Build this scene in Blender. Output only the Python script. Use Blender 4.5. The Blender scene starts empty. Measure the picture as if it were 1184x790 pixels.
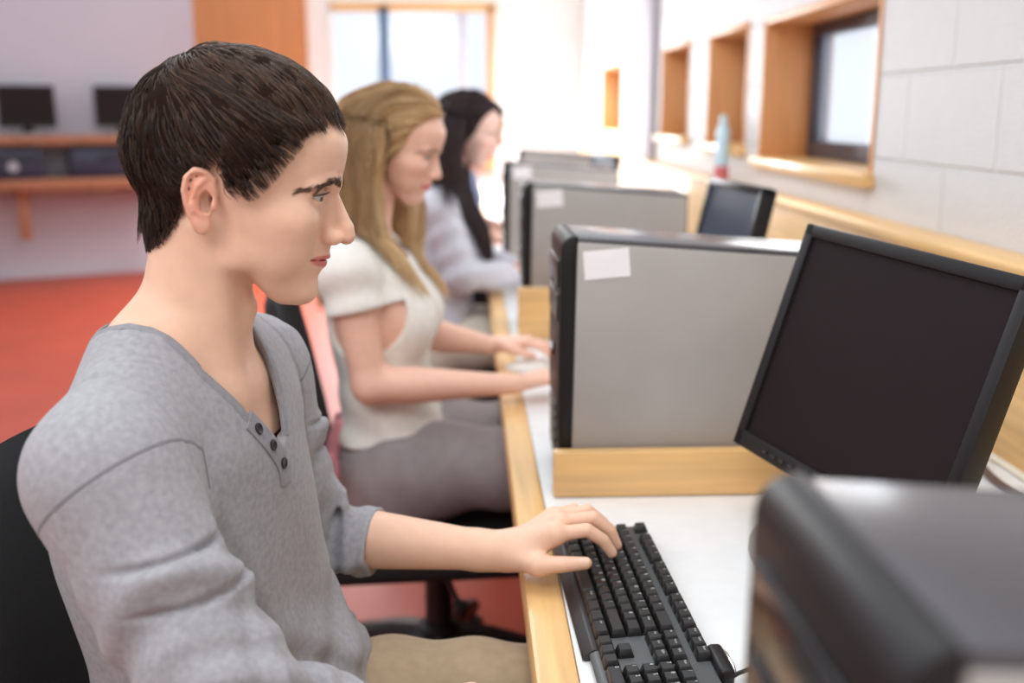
FAST = False
import bpy, bmesh, math, random
import numpy as np
from mathutils import Vector, Matrix
rng = np.random.default_rng(7)
scene = bpy.context.scene
COL = scene.collection
R = math.radians

# ------------------------------------------------------------------ materials
def lin(r, g, b):
    f = lambda c: (c/255/12.92) if c/255 <= .04045 else ((c/255+.055)/1.055)**2.4
    return (f(r), f(g), f(b), 1)

def mat(name, rgb, rough=.5, metal=0, noise=0, nscale=30, bump=0, bscale=200, sss=0, spec=.5, coat=0, stretch=None, sheen=0, detail=6):
    m = bpy.data.materials.new(name); m.use_nodes = True
    nt = m.node_tree; b = nt.nodes['Principled BSDF']
    c = lin(*rgb)
    b.inputs['Base Color'].default_value = c
    b.inputs['Roughness'].default_value = rough
    b.inputs['Metallic'].default_value = metal
    b.inputs['Specular IOR Level'].default_value = spec
    b.inputs['Coat Weight'].default_value = coat
    b.inputs['Sheen Weight'].default_value = sheen
    if sss:
        b.inputs['Subsurface Weight'].default_value = sss
        b.inputs['Subsurface Radius'].default_value = (1, .35, .2)
        b.inputs['Subsurface Scale'].default_value = .006
    tc = nt.nodes.new('ShaderNodeTexCoord'); mp = nt.nodes.new('ShaderNodeMapping')
    nt.links.new(tc.outputs['Object'], mp.inputs['Vector'])
    if stretch: mp.inputs['Scale'].default_value = stretch
    n = nt.nodes.new('ShaderNodeTexNoise'); n.inputs['Scale'].default_value = nscale; n.inputs['Detail'].default_value = detail
    nt.links.new(mp.outputs['Vector'], n.inputs['Vector'])
    mx = nt.nodes.new('ShaderNodeMix'); mx.data_type = 'RGBA'
    a = .5*noise + .02
    mx.inputs['A'].default_value = tuple(min(1, v*(1-a)) for v in c[:3])+(1,)
    mx.inputs['B'].default_value = tuple(min(1, v*(1+a)) for v in c[:3])+(1,)
    rmp = nt.nodes.new('ShaderNodeMapRange'); rmp.inputs['From Min'].default_value = .3; rmp.inputs['From Max'].default_value = .7
    nt.links.new(n.outputs['Fac'], rmp.inputs['Value'])
    nt.links.new(rmp.outputs['Result'], mx.inputs['Factor'])
    nt.links.new(mx.outputs['Result'], b.inputs['Base Color'])
    if bump:
        n2 = nt.nodes.new('ShaderNodeTexNoise'); n2.inputs['Scale'].default_value = bscale; n2.inputs['Detail'].default_value = 3
        nt.links.new(mp.outputs['Vector'], n2.inputs['Vector'])
        bp = nt.nodes.new('ShaderNodeBump'); bp.inputs['Strength'].default_value = bump; bp.inputs['Distance'].default_value = .002
        nt.links.new(n2.outputs['Fac'], bp.inputs['Height']); nt.links.new(bp.outputs['Normal'], b.inputs['Normal'])
    return m

def attr_mat(name, rough=.5, sss=0, spec=.4, attr='Col', noise=0, nscale=60, bump=0, bscale=400):
    m = mat(name, (128, 128, 128), rough, 0, noise, nscale, bump, bscale, sss, spec)
    nt = m.node_tree; b = nt.nodes['Principled BSDF']
    at = nt.nodes.new('ShaderNodeAttribute'); at.attribute_name = attr
    mx = [n for n in nt.nodes if n.type == 'MIX'][0]
    h1 = nt.nodes.new('ShaderNodeMix'); h1.data_type = 'RGBA'; h1.blend_type = 'MULTIPLY'; h1.inputs['Factor'].default_value = 1
    mx.inputs['A'].default_value = (1-noise/2,)*3+(1,); mx.inputs['B'].default_value = (1+noise/2,)*3+(1,)
    nt.links.new(at.outputs['Color'], h1.inputs['A']); nt.links.new(mx.outputs['Result'], h1.inputs['B'])
    nt.links.new(h1.outputs['Result'], b.inputs['Base Color'])
    return m

M = {}
M['wood'] = mat('light_wood', (226, 182, 122), .38, noise=.25, nscale=7, stretch=(9, .5, 9), coat=.15)
M['wood_x'] = mat('light_wood_cross', (226, 182, 122), .38, noise=.25, nscale=7, stretch=(.5, 9, 9), coat=.15)
M['wood_z'] = mat('jamb_wood', (214, 152, 98), .45, noise=.2, nscale=7, stretch=(9, 9, .5))
M['door_wood'] = mat('door_wood', (196, 128, 74), .5, noise=.2, nscale=5, stretch=(8, 8, .5))
M['shelf_wood'] = mat('shelf_wood', (150, 98, 70), .5, noise=.2, nscale=6)
M['laminate'] = mat('white_laminate', (234, 235, 236), .3, noise=.02)
M['paint'] = mat('white_paint', (238, 236, 232), .6, bump=.15, bscale=300)
M['paint_cool'] = mat('cool_white_paint', (182, 178, 188), .6, bump=.1, bscale=200)
M['floor'] = mat('red_floor', (160, 62, 40), .5, noise=.12, nscale=3)
M['black'] = mat('black_plastic', (24, 21, 23), .42, spec=.35, noise=.05)
M['black_gloss'] = mat('black_gloss_plastic', (20, 18, 20), .22)
M['tower_top'] = mat('dark_case_top', (70, 67, 70), .24, spec=.6)
M['tower_side'] = mat('grey_case_steel', (170, 165, 161), .45, metal=.05, noise=.04, nscale=12)
M['tower_blue'] = mat('navy_case', (40, 44, 66), .4)
M['paper'] = mat('white_paper', (245, 243, 245), .6)
M['screen'] = mat('dark_screen', (33, 24, 26), .5, spec=.12)
M['screen_blue'] = mat('dark_blue_screen', (52, 62, 78), .45, spec=.25)
M['chrome'] = mat('chrome', (200, 200, 202), .18, metal=1)
M['grey_plastic'] = mat('grey_plastic', (150, 146, 144), .35)
M['kb_body'] = mat('keyboard_body', (78, 80, 81), .42, spec=.5)
M['kb_front'] = mat('keyboard_front', (34, 29, 30), .42)
M['key'] = mat('key_plastic', (26, 26, 27), .33, spec=.6)
M['legend'] = mat('key_legend', (205, 205, 205), .5)
M['cord'] = mat('black_cord', (18, 18, 18), .4)
M['cord_brown'] = mat('brown_cord', (92, 62, 50), .5)
M['cord_white'] = mat('white_cord', (240, 228, 205), .5)
M['fabric_black'] = mat('black_upholstery', (24, 24, 27), .9, noise=.2, nscale=300, bump=.4, bscale=900)
M['caster'] = mat('caster_plastic', (30, 31, 35), .35)
M['sash'] = mat('dark_sash', (72, 66, 74), .5)
M['sash_blue'] = mat('blue_sash', (84, 108, 140), .5)
M['emblem'] = mat('silver_emblem', (190, 195, 205), .3, metal=.6)
M['pink'] = mat('pink_cloth', (226, 150, 158), .8, noise=.1, nscale=40)
M['red'] = mat('red_plastic', (205, 110, 115), .5)
M['sky_plastic'] = mat('pale_blue_plastic', (190, 220, 235), .3)
M['cream'] = mat('cream_card', (238, 220, 170), .6)
M['mouse'] = mat('white_mouse', (238, 236, 232), .3)
def glass_mat():
    m = bpy.data.materials.new('frosted_pane'); m.use_nodes = True; nt = m.node_tree
    nt.nodes.remove(nt.nodes['Principled BSDF'])
    t = nt.nodes.new('ShaderNodeBsdfTranslucent'); t.inputs['Color'].default_value = (.80, .83, .92, 1)
    g = nt.nodes.new('ShaderNodeBsdfTransparent'); g.inputs['Color'].default_value = (.97, .98, 1, 1)
    mx = nt.nodes.new('ShaderNodeMixShader'); mx.inputs[0].default_value = .8
    nt.links.new(t.outputs[0], mx.inputs[1]); nt.links.new(g.outputs[0], mx.inputs[2])
    gl = nt.nodes.new('ShaderNodeBsdfGlossy'); gl.inputs['Roughness'].default_value = .1
    m2 = nt.nodes.new('ShaderNodeMixShader'); m2.inputs[0].default_value = .06
    nt.links.new(mx.outputs[0], m2.inputs[1]); nt.links.new(gl.outputs[0], m2.inputs[2])
    nt.links.new(m2.outputs[0], nt.nodes['Material Output'].inputs['Surface'])
    return m
M['pane'] = glass_mat()
def block_mat():
    m = mat('painted_blockwork', (208, 206, 206), .55)
    nt = m.node_tree; b = nt.nodes['Principled BSDF']
    tc = nt.nodes.new('ShaderNodeTexCoord'); sx = nt.nodes.new('ShaderNodeSeparateXYZ'); cx = nt.nodes.new('ShaderNodeCombineXYZ')
    nt.links.new(tc.outputs['Object'], sx.inputs[0])
    nt.links.new(sx.outputs['Y'], cx.inputs['X']); nt.links.new(sx.outputs['Z'], cx.inputs['Y'])
    mp = nt.nodes.new('ShaderNodeMapping'); mp.inputs['Location'].default_value = (.13, -.217, 0)
    nt.links.new(cx.outputs[0], mp.inputs['Vector'])
    br = nt.nodes.new('ShaderNodeTexBrick'); br.inputs['Scale'].default_value = 1; br.inputs['Brick Width'].default_value = .40
    br.inputs['Row Height'].default_value = .19; br.inputs['Mortar Size'].default_value = .006; br.inputs['Mortar Smooth'].default_value = .5
    nt.links.new(mp.outputs[0], br.inputs['Vector'])
    nz = nt.nodes.new('ShaderNodeTexNoise'); nz.inputs['Scale'].default_value = 120; nt.links.new(tc.outputs['Object'], nz.inputs['Vector'])
    ad = nt.nodes.new('ShaderNodeMath'); ad.operation = 'MULTIPLY_ADD'; ad.inputs[1].default_value = -1
    ns = nt.nodes.new('ShaderNodeMath'); ns.operation = 'MULTIPLY'; ns.inputs[1].default_value = .25
    nt.links.new(nz.outputs['Fac'], ns.inputs[0]); nt.links.new(br.outputs['Fac'], ad.inputs[0]); nt.links.new(ns.outputs[0], ad.inputs[2])
    bp = nt.nodes.new('ShaderNodeBump'); bp.inputs['Strength'].default_value = .7; bp.inputs['Distance'].default_value = .008
    nt.links.new(ad.outputs[0], bp.inputs['Height']); nt.links.new(bp.outputs['Normal'], b.inputs['Normal'])
    return m
M['block'] = block_mat()

# ------------------------------------------------------------------ mesh helpers
def link(o, parent=None):
    COL.objects.link(o)
    if parent is not None: o.parent = parent
    return o

def tag(o, label=None, cat=None, group=None, kind=None):
    if label: o['label'] = label
    if cat: o['category'] = cat
    if group: o['group'] = group
    if kind: o['kind'] = kind
    return o

def empty(name, loc=(0, 0, 0), rz=0):
    o = bpy.data.objects.new(name, None); o.empty_display_size = .05
    o.location = loc; o.rotation_euler = (0, 0, rz)
    return link(o)

def finish(bm, name, m, parent=None, smooth=True, auto=35):
    bmesh.ops.recalc_face_normals(bm, faces=bm.faces)
    me = bpy.data.meshes.new(name); bm.to_mesh(me); bm.free()
    o = bpy.data.objects.new(name, me)
    for k in (m if isinstance(m, (list, tuple)) else [m]): me.materials.append(k)
    if smooth:
        me.shade_smooth()
        try: me.set_sharp_from_angle(angle=R(auto))
        except Exception: pass
    return link(o, parent)

def box(bm, c, s, bev=0, seg=2, rot=None):
    """box at centre c with size s"""
    g = bmesh.ops.create_cube(bm, size=1)
    vs = g['verts']
    bmesh.ops.scale(bm, vec=s, verts=vs)
    if bev:
        es = list({e for v in vs for e in v.link_edges})
        r = bmesh.ops.bevel(bm, geom=es, offset=bev, segments=seg, profile=.5, affect='EDGES')
        vs = list({v for f in r['faces'] for v in f.verts} | {v for v in vs if v.is_valid})
    if rot is not None: bmesh.ops.transform(bm, matrix=rot.to_4x4(), verts=vs)
    bmesh.ops.translate(bm, vec=c, verts=vs)
    return vs

def B(name, m, lo, hi, parent=None, bev=0, seg=2):
    bm = bmesh.new(); lo = Vector(lo); hi = Vector(hi)
    box(bm, (lo+hi)/2, hi-lo, bev, seg)
    return finish(bm, name, m, parent)

def prism(bm, pts, axis, a, b, bev=0, seg=3):
    """extrude polygon pts (2D) along axis between a and b"""
    def P(u, v, t):
        return {'x': (t, u, v), 'y': (u, t, v), 'z': (u, v, t)}[axis]
    v0 = [bm.verts.new(P(u, v, a)) for u, v in pts]; v1 = [bm.verts.new(P(u, v, b)) for u, v in pts]
    fs = [bm.faces.new(v0), bm.faces.new(v1[::-1])]
    n = len(pts)
    for i in range(n): fs.append(bm.faces.new([v0[i], v0[(i+1) % n], v1[(i+1) % n], v1[i]]))
    bmesh.ops.recalc_face_normals(bm, faces=fs)
    if bev:
        es = list({e for f in fs for e in f.edges})
        bmesh.ops.bevel(bm, geom=es, offset=bev, segments=seg, profile=.5, affect='EDGES')

def tube(bm, pts, r, sides=10, closed=False):
    pts = [Vector(p) for p in pts]; rs = r if isinstance(r, (list, tuple)) else [r]*len(pts)
    rings = []; up = None
    for i, p in enumerate(pts):
        a = pts[max(i-1, 0)]; b = pts[min(i+1, len(pts)-1)]
        t = (b-a).normalized()
        if up is None: up = t.orthogonal().normalized()
        up = (up - t*up.dot(t)).normalized(); s = t.cross(up)
        rings.append([bm.verts.new(p + (up*math.cos(2*math.pi*k/sides)+s*math.sin(2*math.pi*k/sides))*rs[i]) for k in range(sides)])
    for i in range(len(rings)-1):
        for k in range(sides):
            bm.faces.new([rings[i][k], rings[i][(k+1) % sides], rings[i+1][(k+1) % sides], rings[i+1][k]])
    bm.faces.new(rings[0][::-1]); bm.faces.new(rings[-1])

def lathe(bm, prof, n=24, c=(0, 0, 0)):
    rings = []
    for r, z in prof:
        rings.append([bm.verts.new((c[0]+r*math.cos(2*math.pi*k/n), c[1]+r*math.sin(2*math.pi*k/n), c[2]+z)) for k in range(n)])
    for i in range(len(rings)-1):
        for k in range(n):
            bm.faces.new([rings[i][k], rings[i][(k+1) % n], rings[i+1][(k+1) % n], rings[i+1][k]])
    bm.faces.new(rings[0][::-1]); bm.faces.new(rings[-1])

def spline(pts, n=8):
    P = [Vector(p) for p in pts]; P = [P[0]*2-P[1]]+P+[P[-1]*2-P[-2]]; out = []
    for i in range(1, len(P)-2):
        for k in range(n):
            t = k/n; a, b, c, d = P[i-1:i+3]
            out.append(.5*((2*b)+(c-a)*t+(2*a-5*b+4*c-d)*t*t+(3*b-a-3*c+d)*t**3))
    return out+[P[-2]]

def cord(name, pts, r, m, parent=None):
    bm = bmesh.new(); tube(bm, spline(pts), r, 8); return finish(bm, name, m, parent)

def dup(root, label=None, group=None):
    def cp(o, par):
        c = o.copy(); COL.objects.link(c)
        if par is not None: c.parent = par
        for ch in o.children: cp(ch, c)
        return c
    r = cp(root, None)
    if label: r['label'] = label
    if group: r['group'] = group
    return r

# ------------------------------------------------------------------ camera
cam = bpy.data.cameras.new('camera'); co = bpy.data.objects.new('camera', cam); link(co)
FPX = 1210.; pit = math.atan(265/FPX); psi = math.atan(52/FPX*math.cos(pit))
cam.sensor_width = 36; cam.lens = FPX/1184*36
co.location = (0, 0, 1.275); co.rotation_euler = (math.pi/2-pit, 0, -psi)
cam.clip_start = .02
cam.dof.use_dof = True; cam.dof.focus_distance = 1.06; cam.dof.aperture_fstop = 2.8
scene.camera = co


# ------------------------------------------------------------------ setting
def struct(o): o['kind'] = 'structure'; return o
WX = .95; WT = .22; TOPZ = 2.75
struct(B('floor', M['floor'], (-6, -1.5, -.05), (2, 10.2, 0)))
struct(B('wall_front', M['paint'], (-6, -1.6, 0), (WX+WT, -1.5, TOPZ))); struct(B('wall_side', M['paint'], (-6.1, -1.6, 0), (-6, 8.0, TOPZ)))
wins = [(2.45, 3.43, 1.13, 1.565), (3.61, 4.21, 1.155, 1.575), (4.55, 5.22, 1.165, 1.58), (6.55, 7.55, 1.155, 1.58)]
bm = bmesh.new()
ys = [-1.5]+[y for w in wins for y in w[:2]]+[9.2]
for i in range(0, len(ys), 2): box(bm, (WX+WT/2, (ys[i]+ys[i+1])/2, TOPZ/2), (WT, ys[i+1]-ys[i], TOPZ))
for y0, y1, z0, z1 in wins:
    box(bm, (WX+WT/2, (y0+y1)/2, z0/2), (WT, y1-y0, z0)); box(bm, (WX+WT/2, (y0+y1)/2, (z1+TOPZ)/2), (WT, y1-y0, TOPZ-z1))
struct(finish(bm, 'wall_right', M['block'], smooth=False))
struct(B('trim_1', M['paint_cool'], (.915, 5.35, 0), (.95, 5.95, TOPZ), bev=.004))
for i, (y0, y1, z0, z1) in enumerate(wins):
    t = empty('window_%d' % (i+1), (WX, (y0+y1)/2, z0)); t['kind'] = 'structure'
    def W(name, m, lo, hi, bev=.002):
        o = B(name, m, lo, hi, bev=bev); o.parent = t; o.matrix_parent_inverse = Matrix.Translation(-t.location); return o
    x0, x1 = WX-.004, WX+WT
    W('jamb', M['wood_z'], (x0, y1-.018, z0), (x1, y1+.001, z1)); W('jamb', M['wood_z'], (x0, y0-.001, z0), (x1, y0+.018, z1))
    W('head', M['wood_z'], (x0, y0, z1-.018), (x1, y1, z1+.001))
    W('sill', M['wood'], (WX-.03, y0-.02, z0-.028), (x1, y1+.02, z0+.004), .005)
    f0, f1 = x1-.07, x1-.02
    W('sash', M['sash'], (f0, y0+.018, z0+.004), (f1, y1-.018, z0+.055)); W('sash', M['sash'], (f0, y0+.018, z1-.055), (f1, y1-.018, z1-.018))
    W('sash', M['sash'], (f0, y0+.018, z0+.055), (f1, y0+.055, z1-.055)); W('sash', M['sash'], (f0, y1-.055, z0+.055), (f1, y1-.018, z1-.055))
    W('pane', M['pane'], (f0+.02, y0+.05, z0+.05), (f0+.026, y1-.05, z1-.05), 0)
# far wall with the big bright window
YB = 8.95
bm = bmesh.new()
wx0, wx1, wz0, wz1 = -1.12, .2, .85, 2.13
for lo, hi in [((-2.6, YB, 0), (wx0, YB+.2, TOPZ)), ((wx1, YB, 0), (1.2, YB+.2, TOPZ)), ((wx0, YB, 0), (wx1, YB+.2, wz0)), ((wx0, YB, wz1), (wx1, YB+.2, TOPZ))]:
    lo = Vector(lo); hi = Vector(hi); box(bm, (lo+hi)/2, hi-lo)
struct(finish(bm, 'wall_back', M['paint'], smooth=False))
t = empty('window_5', (-.5, YB, wz0)); t['kind'] = 'structure'
def W5(name, m, lo, hi, bev=.004):
    o = B(name, m, lo, hi, bev=bev); o.parent = t; o.matrix_parent_inverse = Matrix.Translation(-t.location); return o
W5('mullion', M['sash_blue'], (-.715, YB-.02, wz0), (-.635, YB+.06, wz1))
W5('mullion', M['paint_cool'], (-.06, YB-.01, wz0), (-.01, YB+.06, wz1))
W5('head', M['wood_x'], (wx0, YB-.02, wz1-.05), (wx1+.05, YB+.06, wz1+.02))
W5('jamb', M['wood_z'], (wx1-.03, YB-.02, wz0), (wx1+.03, YB+.06, wz1)); W5('jamb', M['paint'], (wx0-.02, YB-.02, wz0), (wx0+.03, YB+.06, wz1))
W5('sill', M['wood_x'], (wx0-.03, YB-.06, wz0-.03), (wx1+.03, YB+.1, wz0))
W5('pane', M['pane'], (wx0+.02, YB+.03, wz0), (wx1-.02, YB+.036, wz1-.04), 0)
d = empty('door_1', (-1.78, YB, 0)); d['kind'] = 'structure'
for nm, m, lo, hi in [('panel', M['door_wood'], (-2.2, YB-.06, .01), (-1.335, YB-.02, 2.5)), ('handle', M['chrome'], (-1.42, YB-.1, 1.0), (-1.39, YB-.06, 1.12)),
                      ('frame', M['door_wood'], (-2.26, YB-.05, 0), (-2.2, YB, 2.56)), ('frame', M['door_wood'], (-1.335, YB-.05, 0), (-1.30, YB, 2.56))]:
    o = B(nm, m, lo, hi, bev=.004); o.parent = d; o.matrix_parent_inverse = Matrix.Translation(-d.location)
# oblique wall at the far left
AX, AY, AW = -3.159, 8.438, R(25)
def obl(s, off, z): return Vector((AX+s*math.cos(AW)+off*math.sin(AW), AY+s*math.sin(AW)-off*math.cos(AW), z))
def obox(name, m, s0, s1, o0, o1, z0, z1, parent=None, bev=0):
    bm = bmesh.new(); c = obl((s0+s1)/2, (o0+o1)/2, (z0+z1)/2)
    box(bm, c, (s1-s0, o1-o0, z1-z0), bev, 2, Matrix.Rotation(AW, 3, 'Z'))
    o = finish(bm, name, m, None)
    if parent: o.parent = parent; o.matrix_parent_inverse = Matrix.Translation(-parent.location)
    return o
struct(obox('wall_left', M['paint_cool'], -2.8, 1.06, -.15, 0, 0, TOPZ))
struct(obox('baseboard_left', M['paint_cool'], -2.8, 1.0, 0, .012, 0, .08))
t = empty('wall_counter', obl(0, .25, .72)); tag(t, 'wooden wall counter on brackets carrying the navy computer cases, far left', 'counter')
obox('counter_board', M['shelf_wood'], -1.6, .8, 0.013, .5, .715, .79, t, .006)
for s in (-.33, .68): 
    obox('bracket', M['shelf_wood'], s-.04, s+.04, .013, .40, .64, .715, t, .004); obox('bracket', M['shelf_wood'], s-.04, s+.04, .30, .38, .34, .64, t, .004)
obox('cable_box', M['grey_plastic'], .12, .32, .15, .3, .66, .714, t, .004)
t = empty('wall_shelf', obl(0, .2, 1.05)); tag(t, 'wooden shelf on the far left wall above the counter, carrying black monitors', 'shelf')
obox('shelf_board', M['shelf_wood'], -1.6, .8, .002, .36, 1.04, 1.105, t, .006)
for s in (-1.2, .78): obox('upright', M['shelf_wood'], s-.02, s+.02, .05, .34, .79, 1.04, t)

# ------------------------------------------------------------------ bench
DZ = .72; DX = .063; PX = .87
t = empty('computer_bench', (DX, 3, 0))
tag(t, 'long white topped computer bench with light wood edging along the window wall', 'bench')
def P(name, m, lo, hi, bev=.003, par=None):
    par = par or t
    o = B(name, m, lo, hi, bev=bev); o.parent = par; o.matrix_parent_inverse = Matrix.Translation(-par.location); return o
P('worktop', M['laminate'], (DX+.045, -.6, DZ-.032), (PX, 8.2, DZ), 0)
P('edge_strip', M['wood'], (DX, -.6, DZ-.045), (DX+.045, 8.2, DZ+.001), .006)
P('back_panel', M['wood'], (PX, -.6, .1), (PX+.02, 8.2, 1.02), .002)
P('ledge', M['wood'], (PX-.012, -.6, 1.02), (WX-.001, 8.2, 1.04), .005)
for y in (-.5, .55, 1.72, 2.9, 4.06, 5.2, 6.5, 8.1): P('support_panel', M['wood_x'], (.42, y-.012, .005), (PX, y+.012, DZ-.033), .002)

# wooden dividers in front of each case
def divider(y, z, x1, label):
    bm = bmesh.new(); prism(bm, [(.122, DZ+.001), (x1, DZ+.001), (x1, z), (.122, z)], 'y', y-.012, y+.012, .003, 2)
    o = finish(bm, 'desk_divider', M['wood_x']); tag(o, label, 'divider', 'low wooden dividers standing on the bench'); return o
divider(1.462, .79, .60, 'low wooden divider on the white bench right in front of the nearest grey case')
divider(2.56, .85, .60, 'wooden divider between the two larger grey cases, beside the blonde woman')

# ------------------------------------------------------------------ desktop cases
def tower(name, label, X, Y, group='computer cases standing along the bench', side='tower_side', top='tower_top', z=DZ+.001, dy=.175, sc=1, sticker=True):
    t = empty(name, (X, Y+dy/2, z)); tag(t, label, 'computer case', group)
    def F(bm, nm, m, par=None): o = finish(bm, nm, m, par or t); return o
    h = dy/2
    bm = bmesh.new(); prism(bm, [(.016, .012), (.42, .012), (.42, .352), (.024, .381)], 'y', -h+.003, h-.003, .004, 2); F(bm, 'case_body', M[top])
    bm = bmesh.new(); prism(bm, [(.020, .016), (.415, .016), (.415, .345), (.026, .373)], 'y', -h, -h+.006, .002, 2); F(bm, 'side_panel', M[side])
    bm = bmesh.new(); prism(bm, [(.020, .016), (.415, .016), (.415, .345), (.026, .373)], 'y', h-.006, h, .002, 2); F(bm, 'side_panel', M[side])
    # curved black front bezel
    bm = bmesh.new()
    prof = [(.021, .008), (.006, .008), (.002, .03), (.0, .19), (.002, .345)]+[(.022-.020*math.cos(a), .362+.0205*math.sin(a)) for a in [math.pi/2*k/6 for k in range(7)]]+[(.027, .382), (.023, .35)]
    prism(bm, prof, 'y', -h-.0005, h+.0005, .003, 3); f = F(bm, 'front_bezel', M['black'])
    for zz in (.325, .275):
        bm = bmesh.new(); box(bm, (.001, 0, zz), (.006, dy*.82, .04), .002); F(bm, 'drive_tray', M['black_gloss'], f)
    bm = bmesh.new(); lathe(bm, [(.001, 0), (.011, 0), (.012, .003), (.010, .006)], 20); bmesh.ops.rotate(bm, matrix=Matrix.Rotation(-math.pi/2, 3, 'Y'), verts=bm.verts)
    bmesh.ops.translate(bm, vec=(.0, 0, .20), verts=bm.verts); F(bm, 'power_button', M['chrome'], f)
    bm = bmesh.new()
    for k in range(5): box(bm, (.001, 0, .05+.018*k), (.005, dy*.6, .006), .001)
    F(bm, 'intake_vent', M['black_gloss'], f)
    for sx in (.07, .37):
        for sy in (-1, 1):
            bm = bmesh.new(); lathe(bm, [(.001, 0), (.012, 0), (.012, .013), (.001, .013)], 14, (sx, sy*h*.7, 0)); F(bm, 'foot', M['black'])
    if sticker:
        bm = bmesh.new(); box(bm, (0, 0, 0), (.066, .0008, .041), 0, 1, Matrix.Rotation(R(-5), 3, 'Y')); bmesh.ops.translate(bm, vec=(.068, -h-.0005, .342), verts=bm.verts)
        o = F(bm, 'sticker', M['paper']); o['label'] = 'blank white paper sticker'
    return t
tower('computer_case', 'black-fronted computer case nearest the camera, cut by the lower right corner', .137, .306)
tower('computer_case', 'grey computer case with white sticker, behind the large black monitor', .130, 1.480)
tower('computer_case', 'second grey case from the man, beside the small angled blue screen', .138, 2.64)
tower('computer_case', 'pale case behind the second sticker case, only its top strip showing', .128, 3.80)
tower('computer_case', 'farthest computer case on the bench, blurred by the bright window wall', .24, 5.1, sticker=False)

# ------------------------------------------------------------------ monitors
def monitor(name, label, c, yaw, tilt, W=.37, H=.31, base_z=DZ+.001, scr='screen', group=None, roll=0, foot=.115):
    """panel centre c, facing direction yaw"""
    t = empty(name, (c[0], c[1], base_z), yaw); tag(t, label, 'monitor', group)
    hc = c[2]-base_z
    Mx = Matrix.Translation((0, 0, hc)) @ Matrix.Rotation(-tilt, 4, 'Y') @ Matrix.Rotation(roll, 4, 'X')
    def F(bm, nm, m, par=None, tf=True):
        if tf: bmesh.ops.transform(bm, matrix=Mx, verts=bm.verts)
        return finish(bm, nm, m, par or t)
    bw = .017
    bm = bmesh.new()   # frame: four mitred bars as one bezel, front at x=0
    for lo, hi in [((-.028, -W/2, -H/2), (0, W/2, -H/2+bw+.006)), ((-.028, -W/2, H/2-bw), (0, W/2, H/2)), ((-.028, -W/2, -H/2), (0, -W/2+bw, H/2)), ((-.028, W/2-bw, -H/2), (0, W/2, H/2))]:
        lo = Vector(lo); hi = Vector(hi); box(bm, (lo+hi)/2, hi-lo, .0025, 2)
    bz = F(bm, 'bezel', M['black'])
    bm = bmesh.new(); box(bm, (-.0075, 0, .003), (.005, W-2*bw+.004, H-2*bw-.002)); F(bm, 'screen', M[scr])
    bm = bmesh.new(); prism(bm, [(-W/2+.004, -H/2+.004), (W/2-.004, -H/2+.004), (W/2-.004, H/2-.004), (-W/2+.004, H/2-.004)], 'x', -.034, -.026, .002)
    prism(bm, [(-W*.36, -H*.36), (W*.36, -H*.36), (W*.30, H*.33), (-W*.30, H*.33)], 'x', -.058, -.03, .008); F(bm, 'back_shell', M['black'])
    bm = bmesh.new()
    for k in range(4): box(bm, (.001, -W/2+.07+.018*k, -H/2+.011), (.003, .009, .004), .001, 1)
    F(bm, 'control_button', M['black_gloss'], bz)
    bm = bmesh.new(); p = Mx @ Vector((-.055, 0, -.02)); 
    prism(bm, [(p.x-.008, .012), (p.x-.052, .012), (p.x-.045, p.z), (p.x-.012, p.z+.03), (p.x+.006, p.z+.03), (p.x+.004, p.z)], 'y', -.036, .036, .005); F(bm, 'stand_neck', M['black'], tf=False)
    bm = bmesh.new(); n = 40; rr = []
    for r_, z_ in ((1., 0), (1., .007), (.96, .012), (.5, .015), (.05, .016)):
        rr.append([bm.verts.new((p.x-.005+foot*r_*math.cos(a)*1.0, foot*1.12*r_*math.sin(a), z_)) for a in [2*math.pi*k/n for k in range(n)]])
    for i in range(4):
        for k in range(n): bm.faces.new([rr[i][k], rr[i][(k+1) % n], rr[i+1][(k+1) % n], rr[i+1][k]])
    bm.faces.new(rr[0][::-1]); bm.faces.new(rr[-1]); F(bm, 'stand_base', M['grey_plastic'], tf=False)
    return t
monitor('monitor', 'large tilted black monitor with dark screen behind the nearest computer case', (.464, 1.184, .974), R(200.5), R(16.7), roll=R(-3.5), foot=.155)
monitor('monitor', 'small looking dark blue screen turned sideways near the window ledge', (.548, 2.275, .977), R(184.5), R(12), W=.36, scr='screen_blue')
monitor('monitor', 'blurred monitor on the bench beyond the smaller sticker case, before the bright far wall', (.56, 4.6, .95), R(188), R(12), scr='screen_blue')

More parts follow.
